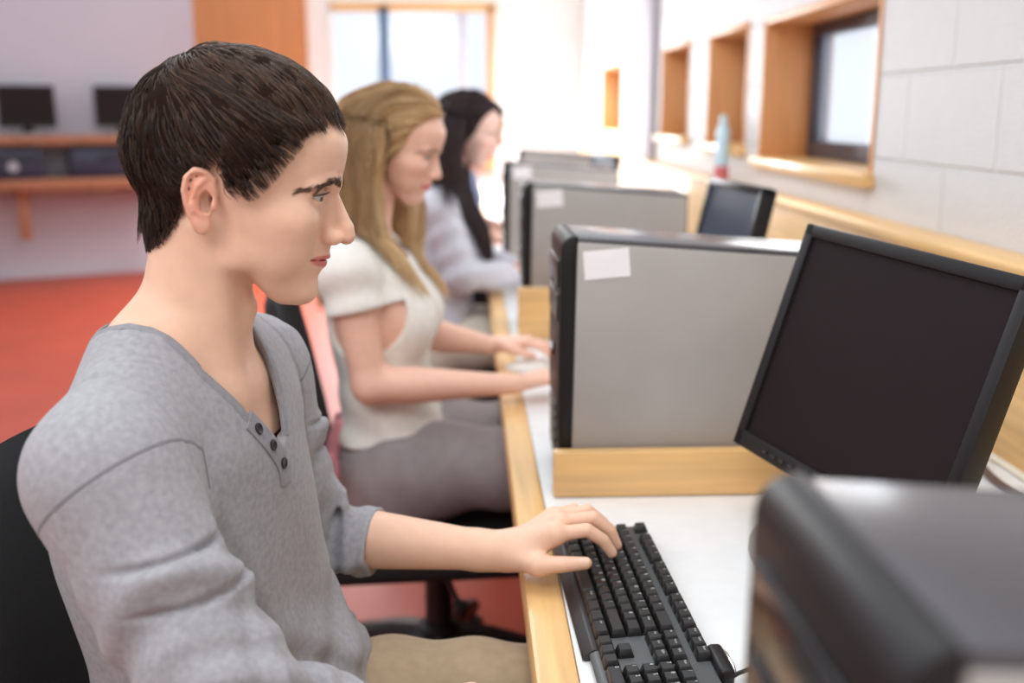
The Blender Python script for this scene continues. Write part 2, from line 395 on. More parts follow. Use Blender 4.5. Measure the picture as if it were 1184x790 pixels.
# far-left equipment
def omon(label, s, W):
    c = obl(s, .2, 1.32)
    return monitor('monitor', label, c, AW-math.pi/2, R(4), W=W, H=.31, base_z=1.106, group='black monitors on the far wall shelf', foot=.09)
omon('leftmost black monitor on the wooden wall shelf, cut by the frame', -.235, .40)
omon('black monitor on the wall shelf, half hidden behind the man\'s head', .44, .40)
def otower(label, s0, s1, emblem=False):
    t = empty('desktop_unit', obl((s0+s1)/2, .26, .792)); tag(t, label, 'computer case', 'navy computer cases on the wall counter')
    obox('case_body', M['tower_blue'], s0, s1, .1, .41, .80, 1.0, t, .006)
    obox('front_panel', M['tower_blue'], s0+.01, s1-.01, .411, .42, .81, .99, t, .004)
    for k in (.12, .88): obox('foot', M['black'], s0+(s1-s0)*k-.015, s0+(s1-s0)*k+.015, .15, .38, .791, .80, t)
    obox('drive_slot', M['black'], s0+.2, s1-.02, .4205, .424, .93, .96, t)
    if emblem:
        bm = bmesh.new(); lathe(bm, [(.02, 0), (.036, 0), (.036, .004), (.02, .004)], 28)
        bmesh.ops.rotate(bm, matrix=Matrix.Rotation(math.pi/2, 3, 'X'), verts=bm.verts); bmesh.ops.rotate(bm, matrix=Matrix.Rotation(AW, 3, 'Z'), verts=bm.verts)
        bmesh.ops.translate(bm, vec=obl(-.375, .4215, .885), verts=bm.verts)
        o = finish(bm, 'emblem', M['emblem'], None); o.parent = t; o.matrix_parent_inverse = Matrix.Translation(-t.location); o['label'] = 'round silver ring emblem'
otower('navy computer case with round silver ring emblem on the wall counter', -.75, -.17, True)
otower('dark computer case on the wall counter under the half hidden monitor', .02, .50)

# ------------------------------------------------------------------ keyboard
kb = empty('keyboard', (.111, 1.296, DZ+.001), R(-90-0)); tag(kb, 'black full size keyboard with grey deck under the man\'s left hand', 'keyboard')
KR = Matrix.Rotation(R(1.6), 4, 'Z')
kb.rotation_euler = (0, 0, R(-90)+R(1.8))
KL, KD = .462, .117
tilt = R(3.2)
def kz(v): return .011+v*math.tan(tilt)      # deck height at depth v
bm = bmesh.new(); prism(bm, [(0, .004), (0, kz(0)-.003), (.006, kz(.006)), (KD, kz(KD)), (KD+.002, kz(KD)-.006), (KD, .003)], 'x', 0, KL, .002, 2)
finish(bm, 'keyboard_body', M['kb_body'], kb)
bm = bmesh.new(); prism(bm, [(-.007, 0), (-.007, .004), (.004, kz(0)+.0015), (.010, kz(.01)+.001), (.010, 0)], 'x', .004, .315, .0015, 2); finish(bm, 'front_lip', M['kb_front'], kb)
for l in (.03, .43): 
    bm = bmesh.new(); box(bm, (l, KD-.015, .002), (.03, .012, .004), .001); finish(bm, 'flip_foot', M['black'], kb)
U = .0190
rows = []
f0 = .009
rows.append((0, [('Ctrl', 1.5), ('', 1.25), ('Alt', 1.25), ('', 5.75), ('Alt Gr', 1.25), ('', 1.25), ('', 1.25), ('Ctrl', 1.5)], 0))
rows.append((1, [('', 1.25), ('\\', 1)]+[(c, 1) for c in 'ZXCVBNM,./']+[('', 2.75)], 0))
rows.append((2, [('Caps', 1.75)]+[(c, 1) for c in "ASDFGHJKL;'#"]+[('', 1.25)], 0))
rows.append((3, [('Tab', 1.5)]+[(c, 1) for c in 'QWERTYUIOP[]']+[('Enter', 1.5)], 0))
rows.append((4, [('`', 1)]+[(c, 1) for c in '1234567890-=']+[('', 2)], 0))
rows.append((5.45, [('Esc', 1), (None, 1)]+[('F%d' % k, 1) for k in (1, 2, 3, 4)]+[(None, .5)]+[('F%d' % k, 1) for k in (5, 6, 7, 8)]+[(None, .5)]+[('F%d' % k, 1) for k in (9, 10, 11, 12)], 0))
nx = 15.25
rows.append((0, [('', 1), ('', 1), ('', 1)], nx)); rows.append((1, [(None, 1), ('', 1)], nx))
rows.append((3, [('Del', 1), ('End', 1), ('PgDn', 1)], nx)); rows.append((4, [('Ins', 1), ('Home', 1), ('PgUp', 1)], nx))
rows.append((5.45, [('PrtSc', 1), ('ScrLk', 1), ('Pause', 1)], nx))
nx = 18.5
rows.append((0, [('0', 2), ('.', 1), ('', 1)], nx)); rows.append((1, [('1', 1), ('2', 1), ('3', 1), ('', 1)], nx)); rows.append((2, [('4', 1), ('5', 1), ('6', 1), ('+', 1)], nx))
rows.append((3, [('7', 1), ('8', 1), ('9', 1)], nx)); rows.append((4, [('Num', 1), ('/', 1), ('*', 1), ('-', 1)], nx))
kmesh = {}
def key_mesh(w, deep=1):
    if (w, deep) in kmesh: return kmesh[w, deep]
    bm = bmesh.new(); a, b = w*U-.0008, U*deep-.0008; h = .0095
    lv = [(a/2, b/2, 0), (a/2, b/2, .002), (a/2-.0022, b/2-.0022, h-.001), (a/2-.003, b/2-.003, h)]
    rr = []
    for x, y, z in lv: rr.append([bm.verts.new((sx*x, sy*y, z)) for sx, sy in ((-1, -1), (1, -1), (1, 1), (-1, 1))])
    for i in range(3):
        for k in range(4): bm.faces.new([rr[i][k], rr[i][(k+1) % 4], rr[i+1][(k+1) % 4], rr[i+1][k]])
    bm.faces.new(rr[-1]); bm.faces.new(rr[0][::-1])
    es = [e for e in bm.edges if abs(e.verts[0].co.z-e.verts[1].co.z) > .001]
    bmesh.ops.bevel(bm, geom=es, offset=.0012, segments=2, affect='EDGES', profile=.5)
    bmesh.ops.recalc_face_normals(bm, faces=bm.faces)
    me = bpy.data.meshes.new('key'); bm.to_mesh(me); bm.free(); me.materials.append(M['key']); kmesh[w, deep] = me
    me.shade_smooth(); me.set_sharp_from_angle(angle=R(30))
    return me
nkeys = 0; legs = []
fc = {}
def glyphs(txt, size):
    if (txt, size) in fc: return fc[txt, size]
    cu = bpy.data.curves.new('legend', 'FONT'); cu.body = txt; cu.size = size; cu.align_x = 'LEFT'; cu.resolution_u = 2
    ob = bpy.data.objects.new('legend', cu); COL.objects.link(ob)
    dg = bpy.context.evaluated_depsgraph_get(); me = ob.evaluated_get(dg).to_mesh()
    v = [tuple(x.co) for x in me.vertices]; f = [tuple(p.vertices) for p in me.polygons]
    ob.evaluated_get(dg).to_mesh_clear(); COL.objects.unlink(ob); bpy.data.objects.remove(ob); bpy.data.curves.remove(cu)
    fc[txt, size] = (v, f); return v, f
LV, LF = [], []
def addleg(txt, l, v, w):
    size = .0062 if len(txt) == 1 else .0034
    vs, fs = glyphs(txt, size); b = len(LV)
    for x, y, z in vs:
        xx = l-w*U/2+.0048+x; yy = v+.0002+y
        LV.append((xx, yy, kz(yy)+.0088+.0005))
    LF.extend([tuple(i+b for i in f) for f in fs])
for r_, ks, off in rows:
    l = .008+off*U; v = f0+(r_+.5)*U*.905
    for k, (txt, w) in enumerate(ks):
        if txt is not None:
            o = bpy.data.objects.new('key', key_mesh(w, .93)); COL.objects.link(o); o.parent = kb
            o.location = (l+w*U/2, v, kz(v)-.0007); o.rotation_euler = (tilt, 0, 0); nkeys += 1
            if txt: addleg(txt, l+w*U/2, v, w)
        l += w*U
me = bpy.data.meshes.new('key_legends'); me.from_pydata(LV, [], LF); me.materials.append(M['legend']); o = bpy.data.objects.new('key_legends', me); link(o, kb); o['label'] = 'small white key legends'
# cable housing with chrome line behind the keyboard
bm = bmesh.new(); box(bm, (.360, KD+.008, .016), (.055, .016, .020), .005, 3); g = finish(bm, 'cable_housing', M['black'], kb)
bm = bmesh.new(); tube(bm, [(.337, KD+.0165, .019), (.347, KD+.0175, .021), (.373, KD+.0175, .021), (.383, KD+.0165, .019)], .0016, 8); finish(bm, 'chrome_line', M['chrome'], kb)
cord('keyboard_cord', [(.386, KD+.010, .016), (.385, KD+.022, .022), (.378, KD+.040, .020), (.388, KD+.065, .008), (.41, KD+.10, .004), (.43, KD+.25, .004), (.44, KD+.40, .004)], .0022, M['cord'], kb)
cord('keyboard_cord', [(.405, KD-.002, .014), (.408, KD+.02, .014), (.418, KD+.07, .005), (.46, KD+.15, .004), (.46, KD+.3, .004)], .002, M['cord'], kb)

# cords by the back panel
o = cord('power_cord', [(.62, 1.72, .7285), (.70, 1.69, .7285), (.80, 1.68, .738), (.835, 1.685, .77), (.842, 1.672, .80), (.838, 1.655, .775), (.82, 1.60, .745), (.80, 1.50, .7285), (.80, 1.30, .7285)], .006, M['cord_brown'])
tag(o, 'looped brown power cord on the bench at the right edge of the large monitor', 'cord')
o = cord('network_cord', [(.70, 1.85, .7245), (.79, 1.72, .7245), (.845, 1.60, .7245), (.850, 1.45, .7245), (.85, 1.2, .7245)], .0035, M['cord_white'])
tag(o, 'thin white cord lying along the bench below the wooden back panel', 'cord')
# small things on ledge and cases
t = empty('bottle', (.90, 3.72, 1.041)); tag(t, 'small pale blue bottle with red foot on the window ledge', 'bottle')
bm = bmesh.new(); lathe(bm, [(.001, .045), (.022, .045), (.024, .06), (.024, .17), (.012, .2), (.012, .225), (.001, .226)], 20); finish(bm, 'bottle_body', M['sky_plastic'], t)
bm = bmesh.new(); lathe(bm, [(.001, 0), (.026, 0), (.027, .005), (.025, .048), (.001, .05)], 20); finish(bm, 'bottle_foot', M['red'], t)
bm = bmesh.new(); lathe(bm, [(.002, 0), (.032, 0), (.036, .02), (.037, .075), (.034, .08), (.033, .078), (.033, .01), (.002, .008)], 24)
o = finish(bm, 'cream_cup', M['cream']); o.location = (.80, 2.80, DZ+.001); tag(o, 'cream cup standing on the bench right of the blue screen', 'cup')
t = empty('computer_mouse', (.135, 2.24, DZ+.001)); tag(t, 'white mouse under the blonde woman\'s far hand', 'mouse')
bm = bmesh.new(); bmesh.ops.create_uvsphere(bm, u_segments=24, v_segments=14, radius=1)
for v in bm.verts: v.co = Vector((v.co.x*.055, v.co.y*.031*(1-.1*v.co.x), max(0, v.co.z)*.024+.001))
bmesh.ops.remove_doubles(bm, verts=bm.verts, dist=.0002); finish(bm, 'mouse_body', M['mouse'], t)
bm = bmesh.new(); tube(bm, [(.028, -.0035, .018), (.028, .0035, .018)], .006, 14); finish(bm, 'scroll_wheel', M['grey_plastic'], t)
# ================================================================== people: implicit surfaces -> meshes
f4 = np.float32
def A3(*v): return np.array(v, f4)
def smin(a, b, k):
    h = np.maximum(k-np.abs(a-b), 0)/k
    return np.minimum(a, b)-h*h*k*.25
def smax(a, b, k): return -smin(-a, -b, k)
def ell(P, c, r, Rm=None):
    q = P-np.asarray(c, f4)
    if Rm is not None: q = q@Rm
    r = np.asarray(r, f4)
    k0 = np.linalg.norm(q/r, axis=1); k1 = np.linalg.norm(q/(r*r), axis=1)+1e-9
    return k0*(k0-1)/k1
def cap(P, a, b, ra, rb):
    a = np.asarray(a, f4); b = np.asarray(b, f4); ab = b-a; q = P-a
    t = np.clip((q@ab)/max(float(ab@ab), 1e-12), 0, 1)
    return np.linalg.norm(q-t[:, None]*ab, axis=1)-(ra+(rb-ra)*t)
def chain(P, pts, rs, k=None):
    d = None
    for i in range(len(pts)-1):
        e = cap(P, pts[i], pts[i+1], rs[i], rs[i+1])
        d = e if d is None else (np.minimum(d, e) if k is None else smin(d, e, k))
    return d
def axang(axis, a): return np.array(Matrix.Rotation(a, 3, axis), f4)

def ramp(x, a, b):
    t = np.clip((x-a)/(b-a), 0, 1); return t*t*(3-2*t)

def snet(fn, lo, hi, h, blk=16, proj=2):
    lo = np.array(lo, np.float64); hi = np.array(hi, np.float64)
    n = (np.ceil((hi-lo)/h/blk).astype(int))*blk
    D = np.empty(tuple(n), f4)
    nb = n//blk
    I = np.stack(np.meshgrid(*[np.arange(k) for k in nb], indexing='ij'), -1).reshape(-1, 3)
    cen = (lo+(I*blk+(blk-1)/2)*h).astype(f4)
    fc_ = fn(cen); act = np.abs(fc_) < h*blk*.87*1.5+.008
    loc = np.stack(np.meshgrid(*[np.arange(blk)]*3, indexing='ij'), -1).reshape(-1, 3)
    for i in np.nonzero(~act)[0]:
        a, b, c = I[i]*blk; D[a:a+blk, b:b+blk, c:c+blk] = fc_[i]
    ai = np.nonzero(act)[0]
    for s in range(0, len(ai), 64):
        ch = ai[s:s+64]
        P_ = (lo+(I[ch][:, None, :]*blk+loc[None])*h).reshape(-1, 3).astype(f4)
        v = fn(P_).reshape(len(ch), blk, blk, blk)
        for j, i in enumerate(ch):
            a, b, c = I[i]*blk; D[a:a+blk, b:b+blk, c:c+blk] = v[j]
    S = D < 0
    sl = lambda a, o, m: a[o[0]:m[0]-1+o[0], o[1]:m[1]-1+o[1], o[2]:m[2]-1+o[2]]
    cnt = np.zeros(tuple(n-1), np.uint8)
    offs = [(i, j, k) for i in (0, 1) for j in (0, 1) for k in (0, 1)]
    for o in offs: cnt += sl(S, o, n)
    mixed = (cnt > 0) & (cnt < 8)
    C_ = np.argwhere(mixed); vid = np.full(tuple(n-1), -1, np.int32); vid[mixed] = np.arange(len(C_))
    acc = np.zeros((len(C_), 3)); num = np.zeros(len(C_))
    for o in offs:
        for ax in range(3):
            if o[ax]: continue
            o2 = list(o); o2[ax] = 1
            a = D[C_[:, 0]+o[0], C_[:, 1]+o[1], C_[:, 2]+o[2]]; b = D[C_[:, 0]+o2[0], C_[:, 1]+o2[1], C_[:, 2]+o2[2]]
            x = (a < 0) != (b < 0); t = np.where(x, a/np.where(x, a-b, 1), 0)
            p = np.array(o, float)[None].repeat(len(C_), 0); p[:, ax] += t
            acc[x] += p[x]; num[x] += 1
    V = lo+(C_+acc/num[:, None])*h
    F = []
    for ax in range(3):
        o2 = [0, 0, 0]; o2[ax] = 1
        a = S[tuple(slice(0, n[i]-o2[i]) for i in range(3))]; b = S[tuple(slice(o2[i], n[i]) for i in range(3))]
        E_ = np.argwhere(a != b); fl = a[E_[:, 0], E_[:, 1], E_[:, 2]]
        u, w_ = (ax+1) % 3, (ax+2) % 3
        ok = (E_[:, u] > 0) & (E_[:, w_] > 0) & (E_[:, u] < n[u]-1) & (E_[:, w_] < n[w_]-1)
        E_ = E_[ok]; fl = fl[ok]
        def g(du, dw):
            c = E_.copy(); c[:, u] += du; c[:, w_] += dw; return vid[c[:, 0], c[:, 1], c[:, 2]]
        q = np.stack([g(-1, -1), g(0, -1), g(0, 0), g(-1, 0)], 1)
        q[~fl] = q[~fl][:, ::-1]; F.append(q)
    F = np.concatenate(F)
    V = project(fn, V, h, proj)
    return V, F

def grad(fn, V, e):
    k = np.array([[1, -1, -1], [-1, -1, 1], [-1, 1, -1], [1, 1, 1]], f4)
    G = np.zeros((len(V), 3), f4)
    for j in range(4): G += k[j]*fn((V+k[j]*e).astype(f4))[:, None]
    return G/(4*e)
def project(fn, V, h, it=2):
    V = V.astype(f4)
    for _ in range(it):
        d = fn(V); g = grad(fn, V, h*.3); g2 = np.maximum((g*g).sum(1), .2)
        st = -(d/g2)[:, None]*g; ln = np.linalg.norm(st, axis=1, keepdims=True)
        V = (V+st*np.minimum(1, h*.6/np.maximum(ln, 1e-9))).astype(f4)
    return V
def normals(fn, V, e):
    g = grad(fn, V.astype(f4), e); return g/np.maximum(np.linalg.norm(g, axis=1, keepdims=True), 1e-9)

def mesh_obj(name, V, F, m, parent=None, col=None, smooth=True):
    me = bpy.data.meshes.new(name); V = np.ascontiguousarray(V, f4); F = np.ascontiguousarray(F, np.int32); k = F.shape[1]
    me.vertices.add(len(V)); me.vertices.foreach_set('co', V.ravel())
    me.loops.add(F.size); me.loops.foreach_set('vertex_index', F.ravel())
    me.polygons.add(len(F)); me.polygons.foreach_set('loop_start', np.arange(0, F.size, k, dtype=np.int32))
    me.update(calc_edges=True)
    me.materials.append(m)
    if smooth: me.shade_smooth()
    if col is not None:
        a = me.color_attributes.new('Col', 'FLOAT_COLOR', 'POINT')
        c = np.ones((len(V), 4), f4); c[:, :3] = col; a.data.foreach_set('color', c.ravel())
    o = bpy.data.objects.new(name, me); return link(o, parent)

# ------------------------------------------------------------------ head (millimetres, x forward, y left, z up, eye level 0)
def dense(zs, vs):
    z = np.linspace(zs[0], zs[-1], 400); v = np.interp(z, zs, vs)
    k = np.ones(25)/25; vp = np.pad(v, 12, mode='edge'); return z, np.convolve(vp, k, 'valid')
class Head:
    def __init__(s, origin, yaw=0, pitch=0, roll=0, scale=.97, fem=0):
        s.o = np.array(origin, f4); s.sc = scale; s.fem = fem
        s.R = np.array(Matrix.Rotation(yaw, 3, 'Z') @ Matrix.Rotation(pitch, 3, 'Y') @ Matrix.Rotation(roll, 3, 'X'), f4)
        zt = [-116, -109, -100, -88, -72, -60, -45, -25, 0, 25, 50, 75]
        xf = [70, 82, 88, 88, 85, 86, 90, 93, 95, 101, 104, 100]
        xb = [58, 48, 38, 26, 13, 3, -8, -14, -20, -30, -40, -45]
        wd = [11, 21, 30, 40, 49, 55, 60, 64, 67.5, 70, 72, 70]
        if fem: wd = [w*(.90 if z < -40 else .97) for w, z in zip(wd, zt)]; xf = [x-(3 if z < -70 else 0) for x, z in zip(xf, zt)]
        s.z, s.xf = dense(zt, xf); _, s.xb = dense(zt, xb); _, s.w = dense(zt, wd)
    def to(s, P): return ((P-s.o)@s.R)*f4(1000/s.sc)
    def back(s, Q): return (np.asarray(Q, f4)*f4(s.sc/1000))@s.R.T+s.o
    def skull(s, P):      # smooth cranium+face without features, in mm
        x, y, z = P.T; ya = np.abs(y)
        xf = np.interp(z, s.z, s.xf).astype(f4); xb = np.interp(z, s.z, s.xb).astype(f4); w = np.interp(z, s.z, s.w).astype(f4)
        xc = xb+.34*(xf-xb); u = np.abs(x-xc)/np.where(x > xc, xf-xc, xc-xb); n = np.interp(z, [-50, -5], [1.85, 2.25]).astype(f4)
        rho = (u**n+(ya/w)**n+1e-9)**(1/n)
        d = (rho-1)*np.minimum(w, xf-xc)*.85
        d = smax(d, -111-z, 8); d = smax(d, z-62, 10)
        return smin(d, ell(P, (3, 0, 44), (101, 74, 88)), 16)
    def sd(s, Pw):
        P = s.to(Pw); far = np.linalg.norm(P-A3(10, 0, 10), axis=1)-170
        near = far < 60; out = far.copy()
        if near.any(): out[near] = s._sd(P[near])
        return out*f4(s.sc/1000)
    def _sd(s, P):
        fem = s.fem
        x, y, z = P.T; Q = P.copy(); Q[:, 1] = np.abs(y); ya = Q[:, 1]
        d = s.skull(P)
        d = smin(d, ell(Q, (64, 43, -22), (25, 20, 18)), 22)                       # cheekbones
        if not fem: d = smin(d, chain(Q, [(97, 7, 13), (95, 26, 16), (84, 46, 11)], [7, 7, 5]), 10)   # brow ridge
        else: d = smin(d, cap(Q, (95, 8, 15), (84, 42, 14), 6, 5), 12)
        d = smin(d, ell(P, (77, 0, -60), (20, 23, 21)), 16)                        # muzzle
        d = smin(d, ell(P, (78 if not fem else 74, 0, -95+4*fem), (13.5, 17 if not fem else 13, 13)), 10)     # chin
        d = smin(d, ell(Q, (20, 46, -62), (14, 10, 14)), 16) if not fem else d      # jaw angle
        d = smax(d, -ell(Q, (102, 33, 1), (17, 18.5, 11.5)), 9)                     # orbit
        eb = np.linalg.norm(Q-A3(80.5, 32, 3), axis=1)
        d = smin(d, eb-13.6, 3.5)                                                  # lids
        t = (ya-32)/14.5
        up = (3.5 if not fem else 1.2)*np.clip(1-np.abs(t)**2.6, -1, 1)+t*.7+3; lo_ = 3-4.0*np.clip(1-np.abs(t)**2.6, -1, 1)+t*.5
        ap = np.maximum(z-up, lo_-z)
        d = smax(d, -np.maximum(np.maximum(ap, eb-18), 82-x), 1.0)
        d = smin(d, np.maximum(np.abs(eb-14.0)-.9, np.maximum(np.abs(z-up-1.2)-1.0, 84-x)), 1.2)      # upper lid rim
        d = smax(d, -chain(Q, [(91, 19, 11), (94, 27, 12.3), (92, 36, 11.8), (85.5, 44.5, 8)], [.7, 1.0, 1.0, .7]), 1.6) if not fem else d
        # nose
        k = .88 if fem else 1
        nb = cap(P, (97, 0, 7), (114*1-4*fem, 0, -27), 5.5*k, 7.5*k); nb = smin(nb, cap(P, (114-4*fem, 0, -30), (115.8-4*fem, 0, -35.5), 7.5*k, 8.8*k), 7)
        nb = smin(nb, cap(Q, (92, 8, 0), (96, 8, -26), 6.5*k, 6.5*k), 9)
        nb = smin(nb, ell(Q, (102-3*fem, 12*k, -38), (11.5, 6.2*k, 7.4)), 7)
        d = smin(d, nb, 3.5)
        d = smax(d, -ell(Q, (107-3*fem, 6.3, -46.5), (6.5, 2.9, 4.2)), 2)
        d = smin(d, cap(P, (94.5, 0, -45), (91, 0, -58), 7, 7), 9)
        d = smin(d, ell(Q, (60, 37, -50), (22, 17, 24)), 20)
        # lips
        L = P.copy(); L[:, 0] += y*y*.024; L[:, 2] -= y*y*.0018; up_ = 1+.25*fem
        bow = np.exp(-(ya/4.5)**2)
        L2 = L.copy(); L2[:, 2] += .9*bow
        d = smin(d, ell(L2, (93.3, 0, -57.4), (8.5, 27, 4.3*up_)), 3.0)
        d = smin(d, ell(L, (89.5, 0, -66.8), (9, 23, 4.8*up_)), 3.0)
        d = smax(d, -ell(L, (101.5, 0, -62), (9.5, 29, .9)), 1.6)
        d = smax(d, -cap(P, (105.5, 0, -48), (104.5, 0, -54), 1.2, 2.0), 4)        # philtrum
        # ear
        if not s.fem:
            E = Q.copy(); E[:, 0] = x+7; E[:, 1] = ya-(71.5+(3-x)*.33); E[:, 2] = z+6
            far = np.abs(E[:, 1]) < 30
            e = np.full(len(P), 30, f4)
            if far.any():
                G = E[far]
                G = (G+A3(5, 0, 3))*A3(1.16, 1, 1.12)-A3(5, 0, 3)
                pl = ell(G, (-5, 1, -3), (14, 2.2, 28))
                pts = [(8, -3, -8), (9, -1, 6), (7, 1.5, 18), (-1, 2.5, 26), (-12, 3, 26.5), (-19.5, 3, 18), (-21, 3, 5), (-18, 2.5, -8), (-13, 2, -20), (-7, 1, -29)]
                hx = chain(G, pts, [2.6, 3, 3.2, 3.4, 3.4, 3.3, 3.2, 3, 3, 3.4], None)
                ah = chain(G, [(-3, 2.5, 17), (-10, 3, 9), (-13, 3, -3), (-9, 3, -14), (-2, 2.2, -19)], [2.4, 2.8, 3, 3, 2.6])
                lob = ell(G, (-2, .5, -30), (8.5, 3.6, 9.5)); tr = ell(G, (8, 1.5, -8), (4.5, 4, 6))
                e_ = smin(smin(pl, hx, 3), ah, 3); e_ = smin(e_, lob, 4)
                e_ = smax(e_, -ell(G, (0, 4, -5), (6.5, 7.5, 12)), 2); e_ = smin(e_, tr, 2.5); e_ = smax(e_, -ell(G, (-14.5, 4.2, 8), (2.6, 2.6, 15)), 1.6)
                e[far] = e_
            d = smin(d, e, 3.5)
            d = smax(d, -ell(E, (1, -6, -6), (5, 16, 9)), 1.5)
        return d

SKIN = {'man': (232, 190, 164), 'fair': (236, 190, 168), 'pale': (238, 200, 186)}
def skin_color(hd, V, base):
    """natural colouring of the skin: lips, cheeks, ears, brows area, nails handled elsewhere"""
    c = np.array(lin(*base)[:3], f4)[None].repeat(len(V), 0)
    P = hd.to(V.astype(f4)); x, y, z = P.T; ya = np.abs(y)
    def mixc(w, rgb):
        nonlocal c; w = np.clip(w, 0, 1)[:, None]; c = c*(1-w)+np.array(lin(*rgb)[:3], f4)*w
    z = z-ya*ya*.0018; zz = np.where(z > -62, np.abs(z+62)/(7.2-1.3*np.exp(-(ya/4)**2)), np.abs(z+62)/8.2)
    lip = 1-np.sqrt((ya/29)**2+zz**2)
    z = P[:, 2]; ok = (x > 62) & (x < 125)
    mixc(np.where(ok, lip*5, 0)*.8, (208, 120, 114) if not hd.fem else (222, 120, 130))
    mixc(np.where(x > 30, np.exp(-((x-72)**2/500+(ya-46)**2/300+(z+28)**2/320)), 0)*(.10 if not hd.fem else .5), (228, 146, 124))
    mixc(np.exp(-((x-112)**2/120+ya**2/150+(z+36)**2/120))*.35, (226, 140, 118))
    mixc(ramp(ya, 69, 76)*np.exp(-((x+12)/20)**2-((z+8)/38)**2)*.55, (228, 136, 116))
    return c

def eyes(hd, parent, iris=(96, 92, 88), gaze=(1, .0, -.22)):
    g = Vector(gaze).normalized()
    for sgn in (1, -1):
        bm = bmesh.new(); bmesh.ops.create_uvsphere(bm, u_segments=32, v_segments=24, radius=12.3)
        V = np.array([v.co for v in bm.verts], f4); F = [[v.index for v in f.verts] for f in bm.faces]; 
        bm.verts.index_update(); F = [[v.index for v in f.verts] for f in bm.faces]
        n = V/12.3; dt = n@np.array(g, f4)
        # denser ring near the gaze axis is not needed at this size: colours by angle
        V = V*(1+.06*np.exp(-((1-dt)/.06)**2))[:, None]
        col = np.where((dt > .985)[:, None], np.array([[.008, .007, .006]]), np.where((dt > .90)[:, None], np.array([lin(*iris)[:3]]), np.array([[.58, .54, .52]])))
        W_ = hd.back(V+A3(80.5, 32*sgn, 3))
        me = bpy.data.meshes.new('eye'); me.from_pydata([tuple(v) for v in W_], [], F); me.shade_smooth(); me.materials.append(M['eye'])
        a = me.color_attributes.new('Col', 'FLOAT_COLOR', 'POINT'); c4 = np.ones((len(V), 4), f4); c4[:, :3] = col; a.data.foreach_set('color', c4.ravel())
        link(bpy.data.objects.new('eye', me), parent)
M['eye'] = attr_mat('eye', .08, spec=.6)
M['skin'] = attr_mat('skin', .46, sss=.12, spec=.35, noise=.07, nscale=70, bump=.12, bscale=900)
def hair_mat(name, rough=.38):
    return attr_mat(name, rough, spec=.35)
M['hair_base'] = attr_mat('hair_base', .9, spec=.05); M['hair'] = hair_mat('hair'); M['hair_fine'] = hair_mat('fine_hair', .5)

# ------------------------------------------------------------------ hair strands as tapered tubes
def strand_mesh(name, paths, r0, r1, colors, m, parent, sides=3):
    paths = np.asarray(paths, f4); N, S, _ = paths.shape
    T = np.empty_like(paths); T[:, 1:-1] = paths[:, 2:]-paths[:, :-2]; T[:, 0] = paths[:, 1]-paths[:, 0]; T[:, -1] = paths[:, -1]-paths[:, -2]
    T /= np.maximum(np.linalg.norm(T, axis=2, keepdims=True), 1e-9)
    ref = np.where(np.abs(T[..., 2:3]) > .8, A3(1, 0, 0), A3(0, 0, 1)); Ua = np.cross(T, ref); Ua /= np.maximum(np.linalg.norm(Ua, axis=2, keepdims=True), 1e-9); Va = np.cross(T, Ua)
    tt = np.linspace(0, 1, S)[None, :, None]; rad = r0+(r1-r0)*tt**2
    ring = []
    for k in range(sides):
        a = 2*math.pi*k/sides; ring.append(paths+(Ua*math.cos(a)+Va*math.sin(a))*rad)
    V = np.stack(ring, 2).reshape(-1, 3)
    base = (np.arange(N)[:, None]*S+np.arange(S-1)[None])*sides
    F = [np.stack([base+k, base+(k+1) % sides, base+sides+(k+1) % sides, base+sides+k], -1).reshape(-1, 4) for k in range(sides)]
    col = np.repeat(np.asarray(colors, f4), S*sides, axis=0)
    return mesh_obj(name, V, np.concatenate(F), m, parent, col)

def hair_colors(n, dark, light, power=1.0):
    t = (rng.random(n)**power)[:, None]; return np.array(lin(*dark)[:3])*(1-t)+np.array(lin(*light)[:3])*t

def scalp(hd):
    nk = getattr(hd, 'nape', None)
    return hd.skull if nk is None else (lambda P: smin(hd.skull(P), cap(P, *nk), 14))
def scalp_roots(hd, n, mask, h=0):
    out = []
    got = 0
    while got < n:
        v = rng.normal(size=(n*3, 3)); v /= np.linalg.norm(v, axis=1, keepdims=True)
        P = (v*A3(102, 76, 112)+A3(0, 0, 28)).astype(f4)
        P = project(scalp(hd), P, 30, 6)
        P = P[mask(P)]; out.append(P); got += len(P)
    return np.concatenate(out)[:n]

def grow(hd, roots, dirfn, L, S, height, lift0=.6, jitter=.12, curl=None):
    """strands that follow the skull: height(n,t) is the distance kept above the scalp (mm)"""
    sc_ = scalp(hd); n = len(roots); P = roots.copy(); out = [P.copy()]
    jit = rng.normal(size=(n, 3)).astype(f4)*jitter
    for i in range(1, S):
        t = i/(S-1)
        N_ = normals(sc_, P, 2.0); D_ = dirfn(P, t)+jit
        D_ = D_-N_*(D_*N_).sum(1, keepdims=True); D_ /= np.maximum(np.linalg.norm(D_, axis=1, keepdims=True), 1e-6)
        P = P+D_*(L/(S-1))[:, None]
        h = height(t); d = sc_(P); N_ = normals(sc_, P, 2.0)
        P = (P+N_*(h-d)[:, None]).astype(f4); out.append(P.copy())
    return np.stack(out, 1)

